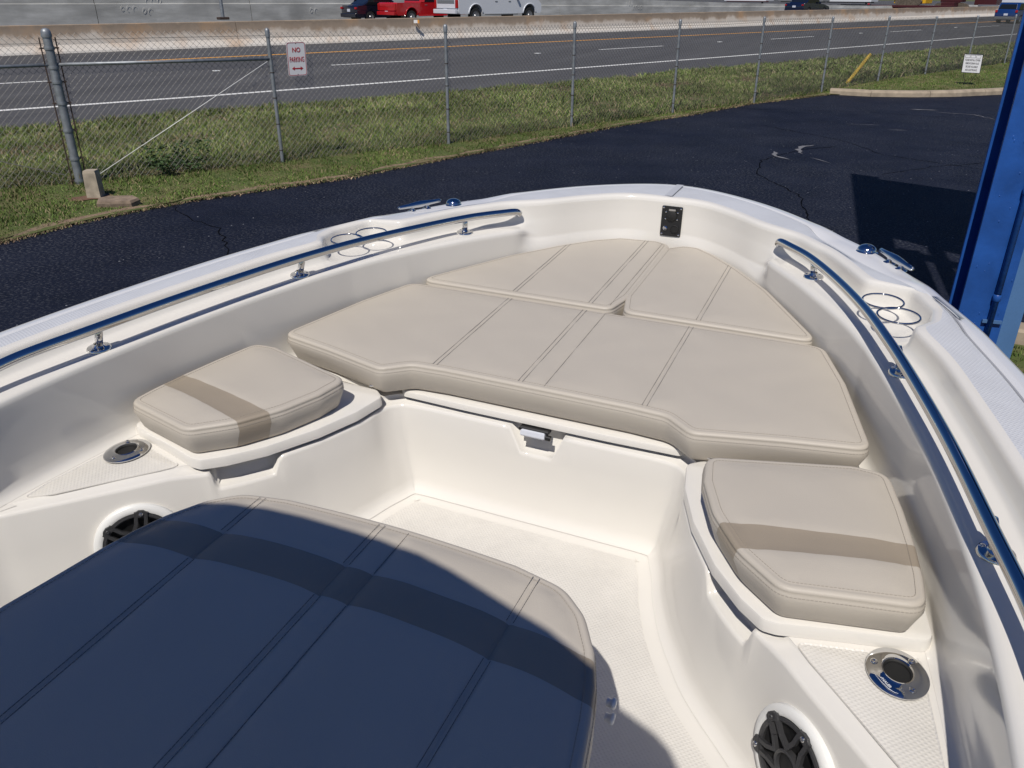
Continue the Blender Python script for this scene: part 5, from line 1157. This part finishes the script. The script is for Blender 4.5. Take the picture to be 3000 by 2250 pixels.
ex = far_obj('excavator', 'yellow excavator body on the dark red low trailer', 'excavator', [('engine_house', (0.2, 0, 2.1), (3.4, 2.4, 1.0), M['yellowm']), ('operator_cab', (-1.2, -.5, 2.9), (1.3, 1.1, 1.5), M['yellowm']), ('cab_window', (-1.2, -1.1, 3.0), (1.0, 0.06, 0.9), M['glass']), ('counterweight', (2.0, 0, 2.0), (0.7, 2.3, 0.8), M['yellowm'])], None, (0.8, 127, -0.3))
def tracks(loc, parent, sc_=1.0):
    for yy in (-1.0, 1.0):
        pr = [(-1.7, .1), (-1.3, -.1 + .1), (1.3, 0), (1.75, .15), (1.85, .5), (1.6, .8), (1.1, .92), (-1.1, .92), (-1.6, .8), (-1.85, .5)]
        m4 = Matrix.Translation(Vector(loc) + Vector((0, yy, 0))) @ Matrix.Rotation(R(-20), 4, 'Z') @ Matrix.Rotation(R(90), 4, 'X') @ Matrix.Scale(sc_, 4)
        MB().prism(pr, 0.5, m4).build('crawler_track', M['track'], parent)
tracks((0.8, 127, 1.1), ex, 0.9)
cl_ = far_obj('crawler_machine', 'dusty brown crawler tracks of a machine right of the yellow excavator beyond the wall', 'machine', [('chassis', (0, 0, 1.55), (2.6, 1.6, 0.6), M['maroon']), ('superstructure', (0, 0, 2.6), (2.8, 2.2, 1.3), M['yellowm'])], None, (6.0, 129, 0.25))
tracks((6.0, 129, 0.35), cl_, 1.15)
far_obj('dump_truck', 'dark red truck cab beyond the wall at upper right', 'truck', [('cab_body', (0, 0, 1.7), (2.6, 2.3, 1.5), M['maroon']), ('windscreen', (0.1, -1.18, 2.1), (1.7, 0.05, 0.6), M['glass']), ('bumper', (0, -1.2, 0.85), (2.4, 0.15, 0.3), M['rim'])], None, (10.2, 131, 0.2))
far_obj('box_trailer', 'white box trailer at the far right beyond the wall, behind the blue car', 'trailer', [('trailer_box', (0, 0, 2.4), (8.0, 2.4, 2.7), M['carwhite']), ('side_rail', (0, -1.25, 1.0), (8.0, 0.08, 0.2), M['black'])], 'trailers beyond the wall', (16.5, 139, 0))
far_obj('utility_cart', 'low dark equipment trailer with a red lamp beyond the far wall', 'trailer', [('deck', (0, 0, 0.85), (3.4, 1.8, 0.25), M['black']), ('drawbar', (-2.2, .6, 0.75), (1.4, 0.12, 0.1), M['black']), ('lamp', (1.6, -.9, 1.0), (0.25, 0.1, 0.2), M['signred'])], None, (-5.6, 126.5, 0.2))
